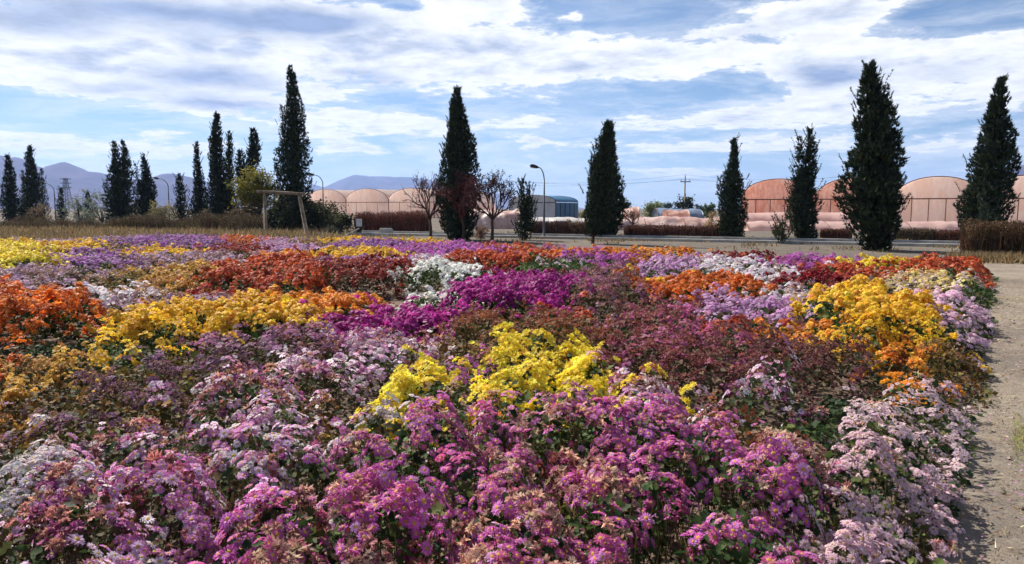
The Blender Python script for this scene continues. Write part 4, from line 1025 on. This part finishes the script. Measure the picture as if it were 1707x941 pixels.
for i, (lb, px, Y, tp, hf, cols, n, sz) in enumerate([
    ('big dark sloping shrub right of the leaning frame post', 532, 57, 333, 36, DK, 5200, .15),
    ('dark low shrub at the right foot of the sloping shrub, by the plank', 566, 55, 356, 24, DK, 2400, .13),
    ('dark shrub seen between the wooden frame posts', 474, 55, 334, 36, DK, 4200, .15),
    ('brownish dark shrub left of the upright frame post', 410, 56, 340, 34, [(84, 72, 56), (70, 64, 50), (96, 80, 60)], 3600, .14),
    ('grey green wispy shrub right of the tiny pointed cypress', 130, 78, 314, 22, [(128, 136, 118), (108, 118, 98), (142, 146, 128)], 2000, .13),
    ('grey green wispy shrub left of the forked cypress', 168, 80, 312, 20, [(128, 136, 118), (112, 120, 102), (140, 144, 126)], 1800, .13),
    ('pale olive shrub below the arching street lamp', 270, 68, 336, 24, [(140, 132, 92), (120, 116, 82), (158, 146, 104)], 2400, .12),
    ('grey shrub between the two cypresses left of the lamp', 221, 76, 330, 14, [(124, 128, 112), (106, 112, 96)], 1200, .12),
    ('small brownish shrub at the foot of the far left cypress cluster', 66, 66, 340, 20, [(126, 108, 86), (108, 94, 76), (142, 122, 96)], 1700, .11),
    ('light dry shrub before the hedge right of the lane lamp', 955, 48, 364, 18, [(150, 124, 96), (132, 104, 82), (168, 146, 112)], 1400, .08),
    ('dry yellowish shrub left of the bottle neck cypress', 1186, 50, 352, 20, [(156, 132, 92), (136, 112, 80), (172, 146, 104)], 1500, .08),
    ('small dry bush at the stem of the right plum tree', 800, 43, 378, 16, [(132, 104, 84), (116, 88, 74), (150, 122, 96)], 1000, .07),
    ('low grey bush between yellow flowers and the sloping shrub', 555, 50, 377, 12, [(104, 104, 84), (88, 90, 72)], 800, .08),
    ('olive bush beside the blue greenhouse wall', 976, 80, 344, 16, [(116, 112, 78), (98, 98, 68)], 1300, .13),
]): leafy_tree(lb, px, Y, tp, hf, cols, 80 + i, n, .05, sz, name='shrub')
for i, (lb, px, Y, tp, hf, cols) in enumerate([
    ('dark far tree emerging right of the paired cypresses', 1036, 120, 332, 22, [(52, 66, 50), (62, 74, 54)]),
    ('yellow green far tree left of the grey low roof', 1090, 125, 338, 18, [(128, 136, 74), (108, 120, 68)]),
    ('blue green far tree behind the yellow green one', 1112, 150, 338, 12, [(92, 112, 110), (80, 100, 98)]),
    ('dark bushy tree at the foot of the utility pole', 1141, 112.6, 327, 19, [(42, 54, 40), (50, 62, 44)]),
    ('small far tree right of the utility pole', 1168, 145, 342, 11, [(84, 102, 92), (74, 92, 84)]),
    ('small green far tree left of the bottle neck cypress', 1184, 130, 340, 10, [(96, 110, 72), (84, 98, 66)]),
]): leafy_tree(lb, px, Y, tp, hf, cols, 130 + i, 2600, .12, .24, name='far_tree', group='trees far behind the hedges')

# ------------------------------------------------------------------ hedges
def hedge(label, a, b, top_py, thick, seed, cols, n=5000, leafn=3000, ragged=.12, name='hedge', freq=1.3):
    """a, b: picture points of the front foot (x, distance)"""
    r = np.random.default_rng(seed)
    A, B = np.array([at(a[0], 348, a[1])[0], a[1]]), np.array([at(b[0], 348, b[1])[0], b[1]])
    L = np.linalg.norm(B - A); d = (B - A) / L; nn = np.array([-d[1], d[0]]); nn = nn if nn[1] > 0 else -nn
    H = at((a[0] + b[0]) / 2, top_py, (a[1] + b[1]) / 2)[2]
    mid = (A + B) / 2
    root = thing(name, label, 'hedge', (mid[0], mid[1], 0))
    u = r.uniform(0, L, n); v = r.uniform(0, thick, n)
    hh = H * (1 + ragged * (fbm(u * freq, v * freq, seed, 3) - .5) * 2) * r.uniform(.55, 1.06, n) * np.where(r.random(n) < .05, r.uniform(1.0, 1.22, n), 1)
    P0 = A[None] + u[:, None] * d + v[:, None] * nn - mid
    z0 = r.random(n) * .5 * hh
    lean = r.normal(0, .10, (n, 2)); w = r.uniform(.006, .014, n) * (1 + a[1] / 50)
    side = np.stack([np.cos(r.uniform(0, 3.14, n)), np.sin(r.uniform(0, 3.14, n)), np.zeros(n)], 1)
    base = np.stack([P0[:, 0], P0[:, 1], z0], 1); top = np.stack([P0[:, 0] + lean[:, 0] * hh, P0[:, 1] + lean[:, 1] * hh, hh], 1)
    V = np.stack([base - side * w[:, None], base + side * w[:, None], top], 1).reshape(-1, 3)
    T = np.arange(3 * n).reshape(n, 3); c = pick_cols([(*x, 1) for x in cols], n, r, jit=.2)
    link('twigs', make_mesh('twigs', V, T, np.repeat(c, 3, 0), M['twig']), root, kind='stuff')
    u = r.uniform(0, L, leafn); v = r.uniform(-.03, thick + .03, leafn)
    hh = H * (1 + ragged * (fbm(u * freq, v * freq, seed, 3) - .5) * 2); z = hh * r.random(leafn) ** .7
    P = A[None] + u[:, None] * d + v[:, None] * nn - mid
    V, T = stamp(LEAFV[1][0], LEAFV[1][1], np.stack([P[:, 0], P[:, 1], z], 1), basis(r.normal(0, 1, (leafn, 3)), r.uniform(0, 6.28, leafn)), r.uniform(.035, .075, leafn) * (.6 + a[1] / 55))
    c = pick_cols([(*x, 1) for x in cols], leafn, r, jit=.22)
    link('leaves', make_mesh('leaves', V, T, np.repeat(c, 4, 0), M['twig']), root, kind='stuff')
HB = [(112, 78, 66), (96, 66, 58), (132, 94, 76), (84, 60, 52)]
hedge('brown dry hedge in front of the salmon greenhouses', (588, 56), (706, 54), 354, 1.2, 1, [(124, 76, 62), (104, 64, 56), (140, 92, 74), (90, 60, 52)], 7000, 7000, .22)
hedge('short brown hedge beside the lane lamp foot', (884, 49), (944, 47.5), 370, 1.0, 2, [(92, 66, 60), (78, 58, 52), (108, 80, 68)], 4000, 3600)
hedge('brown hedge stub between lamp hedge and paired cypresses', (944, 48), (985, 47), 372, 1.0, 3, [(112, 84, 66), (96, 72, 60)], 2600, 2200)
hedge('long dry reddish hedge along the lane before the torn plastic', (1040, 46.5), (1206, 44), 377, 1.0, 4, HB, 8000, 6000, .18)
hedge('low dry hedge behind the lane between loose and widest cypress', (1368, 44), (1418, 43), 383, .8, 5, HB, 2600, 2200, .2)
hedge('low dry hedge behind the lane right of the widest cypress', (1492, 42), (1556, 40.5), 382, .8, 6, [(96, 84, 66), (82, 74, 58), (112, 94, 72)], 3000, 3000, .15)
hedge('sparse dry hedge before the leaning cypress', (1560, 40.5), (1606, 39.5), 385, .8, 7, HB, 2400, 1800, .2)
hedge('thick clipped brown hedge at the right edge by the path', (1617, 25.0), (1880, 23.2), 373, 2.2, 8, [(98, 70, 54), (82, 60, 48), (114, 84, 62), (72, 56, 44), (100, 90, 58)], 9000, 32000, .2)
HL = [(112, 88, 74), (98, 78, 66), (128, 106, 82), (92, 76, 62), (120, 112, 78), (86, 88, 62)]
for i, (lb, a, b, tp) in enumerate([
    ('brown dry thicket below the grey wispy shrubs on the left', (84, 54), (182, 53), 361),
    ('brown dry thicket below the forked cypress', (182, 53), (256, 52), 364),
    ('brown dry thicket under the pale olive shrub', (256, 52), (330, 51), 362),
    ('reddish dry thicket under the tall left cypress group', (330, 51), (396, 50), 358),
    ('tan dry thicket at the left picture edge', (-40, 56), (84, 55), 366)]):
    hedge(lb, a, b, tp + 2, 3.0, 20 + i, HL, 4600, 3400, 1.15, name='dry_thicket', freq=.42)

# ------------------------------------------------------------------ greenhouses
def arch_pts(w, hg, ha, n=18):
    a = np.linspace(math.pi, 0, n)
    return np.stack([w / 2 * np.cos(a), hg + (ha - hg) * np.sin(a) ** .92], 1)
def greenhouse(label, origin, rz, bays, w, hg, ha, L, films, panels=4, roof=None, side=None, name='greenhouse', rail_mat='rustmetal', lowcut=0.0):
    """row of arched bays, front at local y=0, running back to y=L"""
    root = thing(name, label, 'greenhouse', origin, rz)
    fp = arch_pts(w, hg, ha); n = len(fp)
    for b in range(bays):
        x0 = b * w + w / 2; film = M[films[b % len(films)]]
        pw = w / panels
        for k in range(panels):                       # front wall sheets between the posts
            gp = Geo(); xa, xb = x0 - w / 2 + pw * k + .03, x0 - w / 2 + pw * (k + 1) - .03; sheet = []
            for zz in np.linspace(.02, hg - .05, 4):      # loose film, bellying a little between the posts
                for q in range(5): sheet.append((xa + (xb - xa) * q / 4, .05 * math.sin(q * math.pi / 4) * math.sin(zz / hg * 3) * (1 + .5 * ((k * 7 + b) % 3)), zz))
            gp.add(sheet, [t for i in range(3) for j in range(4) for t in ((i * 5 + j, i * 5 + j + 1, i * 5 + j + 6), (i * 5 + j, i * 5 + j + 6, i * 5 + j + 5))])
            gp.build('panel', film, root, flat=False)
        gg = Geo()                                    # gable sheet with its own thickness
        for yy in (-.015,):
            P = [(x0, yy, hg + .02)] + [(x0 + p[0], yy, p[1] + .02) for p in fp]
            T = [(0, i, i + 1) for i in range(1, n)]
            gg.add(P, T if yy < 0 else [t[::-1] for t in T])
        gab = gg.build('gable', film, root)
        gr = Geo()                                    # roof film, with sag between the hoops
        ny = 13; P = []
        for j in range(ny):
            sag = .10 * abs(math.sin(j / (ny - 1) * math.pi * 6)); y = .02 + (L - .04) * j / (ny - 1)
            for p in fp: P.append((x0 + p[0] * (1 - .002), y, p[1] + .05 - sag * (p[1] - hg) / (ha - hg + 1e-6)))
        T = []
        for j in range(ny - 1):
            for i in range(n - 1):
                q = (j * n + i, j * n + i + 1, (j + 1) * n + i + 1, (j + 1) * n + i)
                T += [(q[0], q[1], q[2]), (q[0], q[2], q[3])]
        gr.add(P, T); rof = gr.build('roof', M[roof] if roof else film, root, flat=False)
        for yy in (-.05, L):
            gh = Geo(); gh.tube([(x0 + p[0], yy, p[1] + .05) for p in fp], .05, 5); gh.build('rib', M[rail_mat], gab if yy < 0 else rof)
        ga = Geo(); ga.tube([(x0 - w / 2, -.07, hg), (x0 + w / 2, -.07, hg)], .055, 5); ga.build('rail', M[rail_mat], gab)
    for k in range(bays * panels + 1):
        gp = Geo(); big = k % panels == 0
        gp.tube([(k * w / panels, -.07, 0), (k * w / panels, -.07, hg + (.35 if big else 0))], .07 if big else .04, 5); gp.build('post', M[rail_mat], root)
    for xx in (0, bays * w):
        m = M[side] if side else M[films[0]]
        ns = 5
        for k in range(ns):
            gw = Geo(); gw.box((xx, L * (k + .5) / ns, hg / 2), (.04, L / ns - .06, hg)); gw.build('side_panel', m, root)
            gp = Geo(); gp.tube([(xx + (.06 if xx else -.06), L * k / ns, 0), (xx + (.06 if xx else -.06), L * k / ns, hg)], .045, 5); gp.build('post', M[rail_mat], root)
    return root
# right: four bays behind the low tunnels
greenhouse('salmon film greenhouse with four arched bays behind the right cypresses', (at(1236, 348, 78)[0], 78, 0), -.43, 4, 7.16, 2.68, 4.72, 22, ['film_mottled', 'film_mottled', 'film_salmon', 'film_salmon'], 5)
# middle: three bays
greenhouse('salmon film greenhouse with three arched bays left of the plum tree', (at(510, 348, 152)[0], 152, 0), -.43, 3, 10.1, 2.95, 5.55, 26, ['film_salmon'], 4)
Yg = 175.0; xL = at(545, 348, Yg)[0]
greenhouse('white roofed greenhouse showing between the salmon arches', (xL, Yg, 0), .9, 1, 9, at(0, 338, Yg)[2], at(0, 319, Yg)[2], 22, ['film_white'], 3)
Yg = 178.0; xL = at(634, 348, Yg)[0]
greenhouse('grey green roofed greenhouse behind the third salmon arch', (xL, Yg, 0), .7, 1, 8, at(0, 338, Yg)[2], at(0, 320, Yg)[2], 18, ['film_grey'], 3)
# blue walled one seen on its corner
Yg = 98.0; xL = at(850, 348, Yg + 2)[0]
greenhouse('arched greenhouse with white front and blue side beyond the lane lamp', (xL, Yg + 2.2, 0), -.42, 1, 6.6, at(0, 338, Yg)[2], at(0, 326, Yg)[2], 9, ['film_white'], 4, roof='film_blue', side='film_blue', rail_mat='metal')

def tunnel(label, pxa, pxb, Y, top_py, width, film, seed, lump=.12, name='plastic_tunnel', rz=0.0):
    """long low hooped film tunnel lying across the view"""
    xa, xb = at(pxa, 348, Y)[0], at(pxb, 348, Y)[0]; H = at(pxa, top_py, Y)[2]; L = xb - xa
    root = thing(name, label, 'tunnel', ((xa + xb) / 2, Y, 0), rz)
    nu, nv = max(12, int(L * 5)), 20; U, A = np.meshgrid(np.linspace(-L / 2, L / 2, nu), np.linspace(0, math.pi, nv), indexing='ij')
    nz = 1 + lump * (fbm(U * .9 + seed, A * 1.4, seed, 4) - .5) * 2
    if lump > .2: nz = nz + lump * .5 * (.22 - np.abs(fbm(U * 2.3 + 4, A * 3.1, seed + 3, 3) - .5))
    hoop = .03 * np.abs(np.sin(U * math.pi / 1.6))
    X, Yv, Z = U, -np.cos(A) * width / 2 * nz, np.sin(A) * (H * nz - hoop)
    idx = np.arange(nu * nv).reshape(nu, nv)
    a, b, c, d = idx[:-1, :-1].ravel(), idx[1:, :-1].ravel(), idx[1:, 1:].ravel(), idx[:-1, 1:].ravel()
    T = np.concatenate([np.stack([a, b, c], 1), np.stack([a, c, d], 1)])
    V = np.stack([X.ravel(), Yv.ravel(), Z.ravel()], 1)
    # end sheets
    e0 = idx[0]; e1 = idx[-1]; V = np.concatenate([V, [(-L / 2, 0, 0), (L / 2, 0, 0)]]); k = nu * nv
    T = np.concatenate([T, np.array([(e0[i + 1], e0[i], k) for i in range(nv - 1)]), np.array([(e1[i], e1[i + 1], k + 1) for i in range(nv - 1)])])
    link('film', make_mesh('film', V, T, None, M[film]), root)
    for x in np.arange(-L / 2, L / 2 + .1, 3.2):
        gh = Geo(); gh.tube([(x, -math.cos(t) * width / 2 * 1.03, math.sin(t) * H * 1.01) for t in np.linspace(0, math.pi, 10)], .02, 4); gh.build('hoop', M['film_pink' if lump < .2 else 'rustmetal'].copy() if False else M['rustmetal'], root)
tunnel('low pink film tunnel right behind the dry lane hedges', 1238, 1760, 60, 369, 3.4, 'film_pink', 3)
tunnel('second pink film tunnel in the row before the salmon greenhouse', 1236, 1424, 67, 354, 3.6, 'film_pink', 4)
tunnel('collapsed pale film tunnel behind the long dry hedge', 1006, 1204, 62, 362, 4.0, 'film_pale', 7, .22)
tunnel('lumpy reddish film heap left of the collapsed tunnel', 1012, 1062, 68, 348, 4.0, 'film_mottled', 9, .3)
tunnel('low whitish plastic tunnel behind the plum tree with few leaves', 776, 868, 66, 352, 4.0, 'film_pale', 11, .3)
tunnel('low white plastic tunnel in front of the blue sided greenhouse', 858, 1000, 72, 363, 3.4, 'film_white', 13, .2)
tunnel('low grey blue covered shed roof below the utility pole', 1092, 1166, 92, 348, 5.0, 'film_grey', 15, .1)
tunnel('small reddish film heap in front of the grey blue roof', 1108, 1146, 80, 351, 3.0, 'film_mottled', 17, .25)

# ------------------------------------------------------------------ lamps, poles, small things
def street_lamp(label, px, Y, shoulder_py, head):
    """pole with an arm arching over to the head (picture point)"""
    b = at(px, 348, Y); sh = at(px, shoulder_py, Y); hd = at(head[0], head[1], Y)
    root = thing('street_lamp', label, 'street lamp', (b[0], Y, 0), group='street lamps')
    zs, dx, dz = sh[2], hd[0] - b[0], hd[2] - sh[2]
    gp = Geo(); gp.tube([(0, 0, 0), (0, 0, .5), (0, 0, zs)], [.085, .07, .045], 8); gp.build('pole', M['metal'], root, flat=False)
    gb = Geo(); gb.box((0, 0, .04), (.3, .3, .08)); gb.build('base', M['concrete'], root)
    ga = Geo(); pts = [(dx * (t ** 1.6) * .82, 0, zs + dz * math.sin(t * math.pi / 2) * .97) for t in np.linspace(0, 1, 9)]; ga.tube(pts, np.linspace(.042, .03, 9), 6); ga.build('arm', M['metal'], root, flat=False)
    gh = Geo(); e = np.array(pts[-1]); sgn = -1 if dx < 0 else 1
    dirv = np.array([sgn * .9, 0, .22])
    sec = [(0, .04), (.12, .09), (.32, .12), (.5, .11), (.6, .05)]
    gh.tube([e + dirv * s for s, _ in sec], [q for _, q in sec], 8); hd_o = gh.build('lamp_head', M['dark'], root, flat=False)
    gl = Geo(); c = e + dirv * .36; gl.box((c[0], 0, c[2] - .085), (.26, .13, .06), taper=1.4); gl.build('lens', M['white'], hd_o)
street_lamp('slim street lamp left of the paired cypresses beyond the lane', 907, 45.5, 300, (896, 279))
street_lamp('street lamp with long arm in front of the left salmon arch', 539, 66, 305, (521, 292))
street_lamp('street lamp between two cypresses before the purple mountains', 282, 74, 311, (262, 298))
street_lamp('street lamp right of the far left cypress cluster', 92, 84, 318, (72, 306))

def utility_pole(label, px, Y, top_py):
    b = at(px, 348, Y); H = at(px, top_py, Y)[2]
    root = thing('utility_pole', label, 'utility pole', (b[0], Y, 0))
    gp = Geo(); gp.tube([(0, 0, 0), (0, 0, H)], [.15, .09], 8); po = gp.build('pole', M['wood'], root, flat=False)
    gc = Geo(); gc.box((0, -.2, H - .75), (1.5, .12, .14)); co = gc.build('crossarm', M['metal'], root)
    for x in (-.65, 0, .65):
        gi = Geo(); z0 = H - .68 if x else H
        gi.tube([(x, -.2 if x else 0, z0), (x, -.2 if x else 0, z0 + .12), (x, -.2 if x else 0, z0 + .3)], [.05, .08, .05], 6); gi.build('insulator', M['white'], co if x else po)
    return np.array([b[0], Y, H])
up = utility_pole('wooden utility pole with crossarm above the distant bushes', 1141, 112, 295)
for k, (x, z, lb) in enumerate(((-.65, -.38, 'left overhead wire on the utility pole crossarm'), (0, .3, 'top overhead wire on the utility pole'), (.65, -.38, 'right overhead wire on the utility pole crossarm'))):
    gw = Geo(); A = up + np.array([x, -.2 if x else 0, z])
    ends = [at(765, 300 - 3 * k, 116), at(1462, 292 - 3 * k, 108)]
    pts = [ends[0] * (1 - t) + A * t - np.array([0, 0, 1.0 * math.sin(t * math.pi)]) for t in np.linspace(0, 1, 14)] + [A * (1 - t) + ends[1] * t - np.array([0, 0, .9 * math.sin(t * math.pi)]) for t in np.linspace(.08, 1, 13)]
    gw.tube(pts, .010, 4); gw.build('overhead_wire', M['dark'], label=lb, category='wire', group='overhead wires')

def pylon(label, px, Y, top_py):
    b = at(px, 348, Y); H = at(px, top_py, Y)[2]; root = thing('lattice_pylon', label, 'pylon', (b[0], Y, 0))
    cor = [(-1, -1), (1, -1), (1, 1), (-1, 1)]; wd = lambda z: 1.6 * (1 - z / H) + .45
    for cx, cy in cor:
        gl = Geo(); gl.tube([(cx * wd(z), cy * wd(z), z) for z in (0, H * .5, H)], .14, 4); gl.build('leg', M['metal'], root)
    gb = Geo(); zs = np.linspace(0, H, 12)
    for z0, z1 in zip(zs[:-1], zs[1:]):
        for i in range(4):
            a, c = cor[i], cor[(i + 1) % 4]
            gb.tube([(a[0] * wd(z0), a[1] * wd(z0), z0), (c[0] * wd(z1), c[1] * wd(z1), z1)], .07, 3, cap=False); gb.tube([(c[0] * wd(z0), c[1] * wd(z0), z0), (a[0] * wd(z1), a[1] * wd(z1), z1)], .07, 3, cap=False)
    gb.build('bracing', M['metal'], root)
    for z in (.72, .85, .97):
        ga = Geo(); ga.box((0, 0, H * z), (5.0, .3, .3)); ga.build('crossarm', M['metal'], root)
pylon('lattice power pylon before the mountains right of the left cypress cluster', 112, 330, 297)

def wooden_frame():
    Y = 48.0; s = lambda px, py: at(px, py, Y)
    o = s(475, 348); root = thing('wooden_frame', 'weathered wooden post and beam frame before the dark shrubs', 'frame', (o[0], Y, 0))
    L = lambda px, py: s(px, py) - np.array([o[0], Y, 0])
    a = L(443, 392); a[2] = 0; g1 = Geo(); g1.tube([a, L(441, 322)], [.12, .10], 8); g1.build('post', M['wood'], root, flat=False, label='upright weathered post')
    b = L(512, 392); b[2] = 0; g2 = Geo(); g2.tube([b, L(499, 326)], [.14, .11], 8); g2.build('post', M['wood'], root, flat=False, label='leaning weathered post')
    g3 = Geo(); p0, p1 = L(427, 320.5), L(509, 325); p0[1] = p1[1] = -.02; p0[2] += .03; p1[2] += .03; g3.tube([p0, (p0 + p1) / 2 + np.array([0, 0, .02]), p1], [.09, .10, .10], 8); g3.build('beam', M['wood'], root, flat=False)
wooden_frame()
# lane side clutter
p = on_plane(646, 391); r0 = thing('concrete_block', 'pale concrete block at the lane edge before the dry hedge', 'block', (p[0], p[1] - .6, 0), .1)
gb = Geo(); gb.box((0, 0, .19), (.92, .5, .38), taper=.94); gb.build('block', M['concrete'], r0); gb = Geo(); gb.box((0, 0, .405), (.80, .42, .05), taper=.95); gb.build('cap', M['concrete'], r0)
p = at(598, 348, 51.0); r0 = thing('electric_cabinet', 'small white electric cabinet on a dark stand left of the hedge', 'cabinet', (p[0], 51.0, 0))
gb = Geo(); gb.box((0, 0, .78), (.36, .24, .52)); gb.build('box', M['white'], r0); gb = Geo(); gb.box((0, -.126, .78), (.29, .012, .44)); do = gb.build('door', M['white'], r0)
gb = Geo(); gb.box((0, 0, .26), (.28, .2, .52)); gb.build('stand', M['dark'], r0); gb = Geo(); gb.box((.1, -.14, .78), (.02, .02, .08)); gb.build('handle', M['dark'], do)
p = at(587, 348, 47.0); r0 = thing('leaning_plank', 'grey plank lying aslant at the foot of the sloping shrub', 'plank', (p[0], 47.0, 0))
gb = Geo(); gb.tube([(-.42, 0, .08), (.42, 0, .5)], .035, 4); gb.build('board', M['concrete'], r0); gb = Geo(); gb.tube([(.25, .02, 0), (.25, .02, .40)], .03, 4); gb.build('prop', M['wood'], r0)
p = at(1484, 348, 33.0); r0 = thing('marker_post', 'thin pale marker post beside the widest cypress', 'post', (p[0], 33.0, 0))
gb = Geo(); gb.tube([(0, 0, 0), (.1, 0, 1.05)], .03, 6); gb.build('pole', M['concrete'], r0); gb = Geo(); gb.tube([(.1, 0, 1.03), (.105, 0, 1.13)], [.05, .04], 6); gb.build('cap', M['white'], r0)

# ------------------------------------------------------------------ dry grass, straw and pebbles
def blades(name, x, y, h, r, cols, mat, label=None, cat=None, w=.010, lean=.35, flat=False, z=0.0):
    n = len(x); a = r.uniform(0, 6.283, n); ln = r.normal(0, lean, (n, 2))
    side = np.stack([np.cos(a), np.sin(a), np.zeros(n)], 1) * w * (1 + np.hypot(x, y)[:, None] / 22)
    b = np.stack([x, y, np.full(n, z)], 1)
    up = np.stack([ln[:, 0], ln[:, 1], np.ones(n)], 1) if not flat else np.stack([np.cos(a + 1.57), np.sin(a + 1.57), r.uniform(.0, .25, n)], 1)
    V = np.stack([b - side, b + side, b + up * h[:, None]], 1).reshape(-1, 3)
    c = pick_cols(cols, n, r, jit=.18)
    o = link(name, make_mesh(name, V, np.arange(3 * n).reshape(n, 3), np.repeat(c, 3, 0), M[mat]), kind='stuff', label=label, category=cat)
    return o
r = np.random.default_rng(77)
STRAW = [(158, 136, 98, 3), (138, 116, 84, 3), (116, 98, 76, 3), (178, 156, 116, 1), (104, 90, 62, 1)]
n = 52000; y = r.uniform(33, 66, n); x = -(.18 + .56 * r.random(n) ** .75) * y - 1
k = (y > np.interp(x, FAR[:, 0], FAR[:, 1]) - .3) & (vnoise(x * .5, y * .5, 3) > .18) & (r.random(n) < sstep(-.2, -.42, x / y) * .9 + .1); x, y = x[k], y[k]
blades('dry_grass', x, y, r.uniform(.15, .55, len(x)) * (.5 + vnoise(x * .35, y * .35, 9)), r, STRAW, 'straw', 'tan dry grass strip behind the flower field on the left', 'grass', .012)
n = 16000; u = r.uniform(-8, 52, n); v = np.concatenate([-np.abs(r.normal(0, 3.2, n // 2)) - .1, 4.3 + np.abs(r.normal(0, 1.6, n - n // 2))]); q = RA + np.outer(u, RD) + np.outer(v, RN); x, y = q[:, 0], q[:, 1]
k = (y > np.interp(x, FAR[:, 0], FAR[:, 1]) + .2) & (vnoise(x * .6, y * .6, 4) > .52); x, y = x[k], y[k]
blades('verge_grass', x, y, r.uniform(.05, .22, len(x)), r, STRAW + [(120, 116, 70, 2)], 'straw', 'sparse dry grass on both verges of the lane', 'grass', .010)
n = 7000; x = r.uniform(at(1600, 348, 24)[0], at(1900, 348, 24)[0], n); y = r.normal(24.2 - (x - 15) * .1, .4, n)
blades('hedge_foot_grass', x, y, r.uniform(.12, .42, n), r, STRAW, 'straw', 'tall straw coloured grass along the foot of the clipped hedge', 'grass', .008)
n = 15000; u = r.uniform(-3, 18, n) ** 1.0; v = np.abs(r.normal(.0, 1.6, n)); q = E0 + np.outer(u, EDIR) + np.outer(v, ENRM); x, y = q[:, 0], q[:, 1]
k = vnoise(x * 1.4, y * 1.4, 6) > .30
blades('straw_litter', x[k], y[k], r.uniform(.02, .10, k.sum()), r, STRAW + [(110, 92, 72, 2), (226, 210, 170, 1)], 'straw', 'straw and clippings strewn on the sandy path', 'straw', .0022, flat=True, z=.038)
gx, gy = on_plane(1700, 742); n = 3000; x, y = gx + r.normal(.08, .26, n), gy + r.normal(0, .36, n); k = edge_dist(x, y) > .22
blades('grass_tuft', x[k], y[k], r.uniform(.015, .06, k.sum()), r, [(122, 138, 66, 3), (146, 152, 84, 2), (176, 164, 100, 2)], 'straw', 'green grass patch on the path beside the ringed daisies', 'grass', .002, .8, z=.02)
n = 1500; u = r.uniform(-2, 16, n); v = r.uniform(.1, 4.5, n); q = E0 + np.outer(u, EDIR) + np.outer(v, ENRM)
PB = np.array([(1, 0, 0), (0, 1, 0), (-1, 0, 0), (0, -1, 0), (0, 0, .8), (0, 0, -.6)]); PT = np.array([(0, 1, 4), (1, 2, 4), (2, 3, 4), (3, 0, 4), (1, 0, 5), (2, 1, 5), (3, 2, 5), (0, 3, 5)])
V, T = stamp(PB, PT, np.stack([q[:, 0], q[:, 1], np.full(n, .022)], 1), basis(np.stack([r.normal(0, .3, n), r.normal(0, .3, n), np.ones(n)], 1), r.uniform(0, 6.28, n)), r.uniform(.006, .022, n))
link('pebbles', make_mesh('pebbles', V, T, np.repeat(pick_cols([(160, 142, 120, 2), (130, 116, 100, 2), (186, 170, 146, 1)], n, r), 6, 0), M['twig'], True), kind='stuff', label='small pebbles and crumbs of earth on the sandy path', category='pebbles')

n = 1100; u = r.uniform(-3, 14, n); v = np.abs(r.normal(-.15, .32, n)) - .1; q = E0 + np.outer(u, EDIR) + np.outer(v, ENRM)
V, T = stamp(LEAFV[1][0], LEAFV[1][1], np.stack([q[:, 0], q[:, 1], np.full(n, .045)], 1), basis(np.stack([r.normal(0, .35, n), r.normal(0, .35, n), np.ones(n)], 1), r.uniform(0, 6.28, n)), r.uniform(.012, .03, n))
link('fallen_petals', make_mesh('fallen_petals', V, T, np.repeat(pick_cols([(206, 150, 190, 2), (150, 110, 80, 3), (120, 96, 66, 3), (220, 190, 200, 1)], n, r), 4, 0), M['petal']), kind='stuff', label='fallen petals and dry leaves along the edge of the bed', category='petals')
# ------------------------------------------------------------------ haze
def haze_box():
    m = bpy.data.materials.new('haze_air'); m.use_nodes = True; t = m.node_tree; t.nodes.clear(); N = NT(t)
    out = N.n('ShaderNodeOutputMaterial'); v = N.n('ShaderNodeVolumePrincipled')
    v.inputs['Color'].default_value = (.40, .58, 1.0, 1); v.inputs['Density'].default_value = .58 / 6000.0; v.inputs['Anisotropy'].default_value = .2
    t.links.new(v.outputs[0], out.inputs['Volume'])
    gg = Geo(); S = 11500.0; gg.box((0, 0, 239.0), (2 * S, 2 * S, 480.0))
    gg.build('haze', m, kind='stuff', label='pale blue haze over the distant mountains', category='haze')
haze_box()
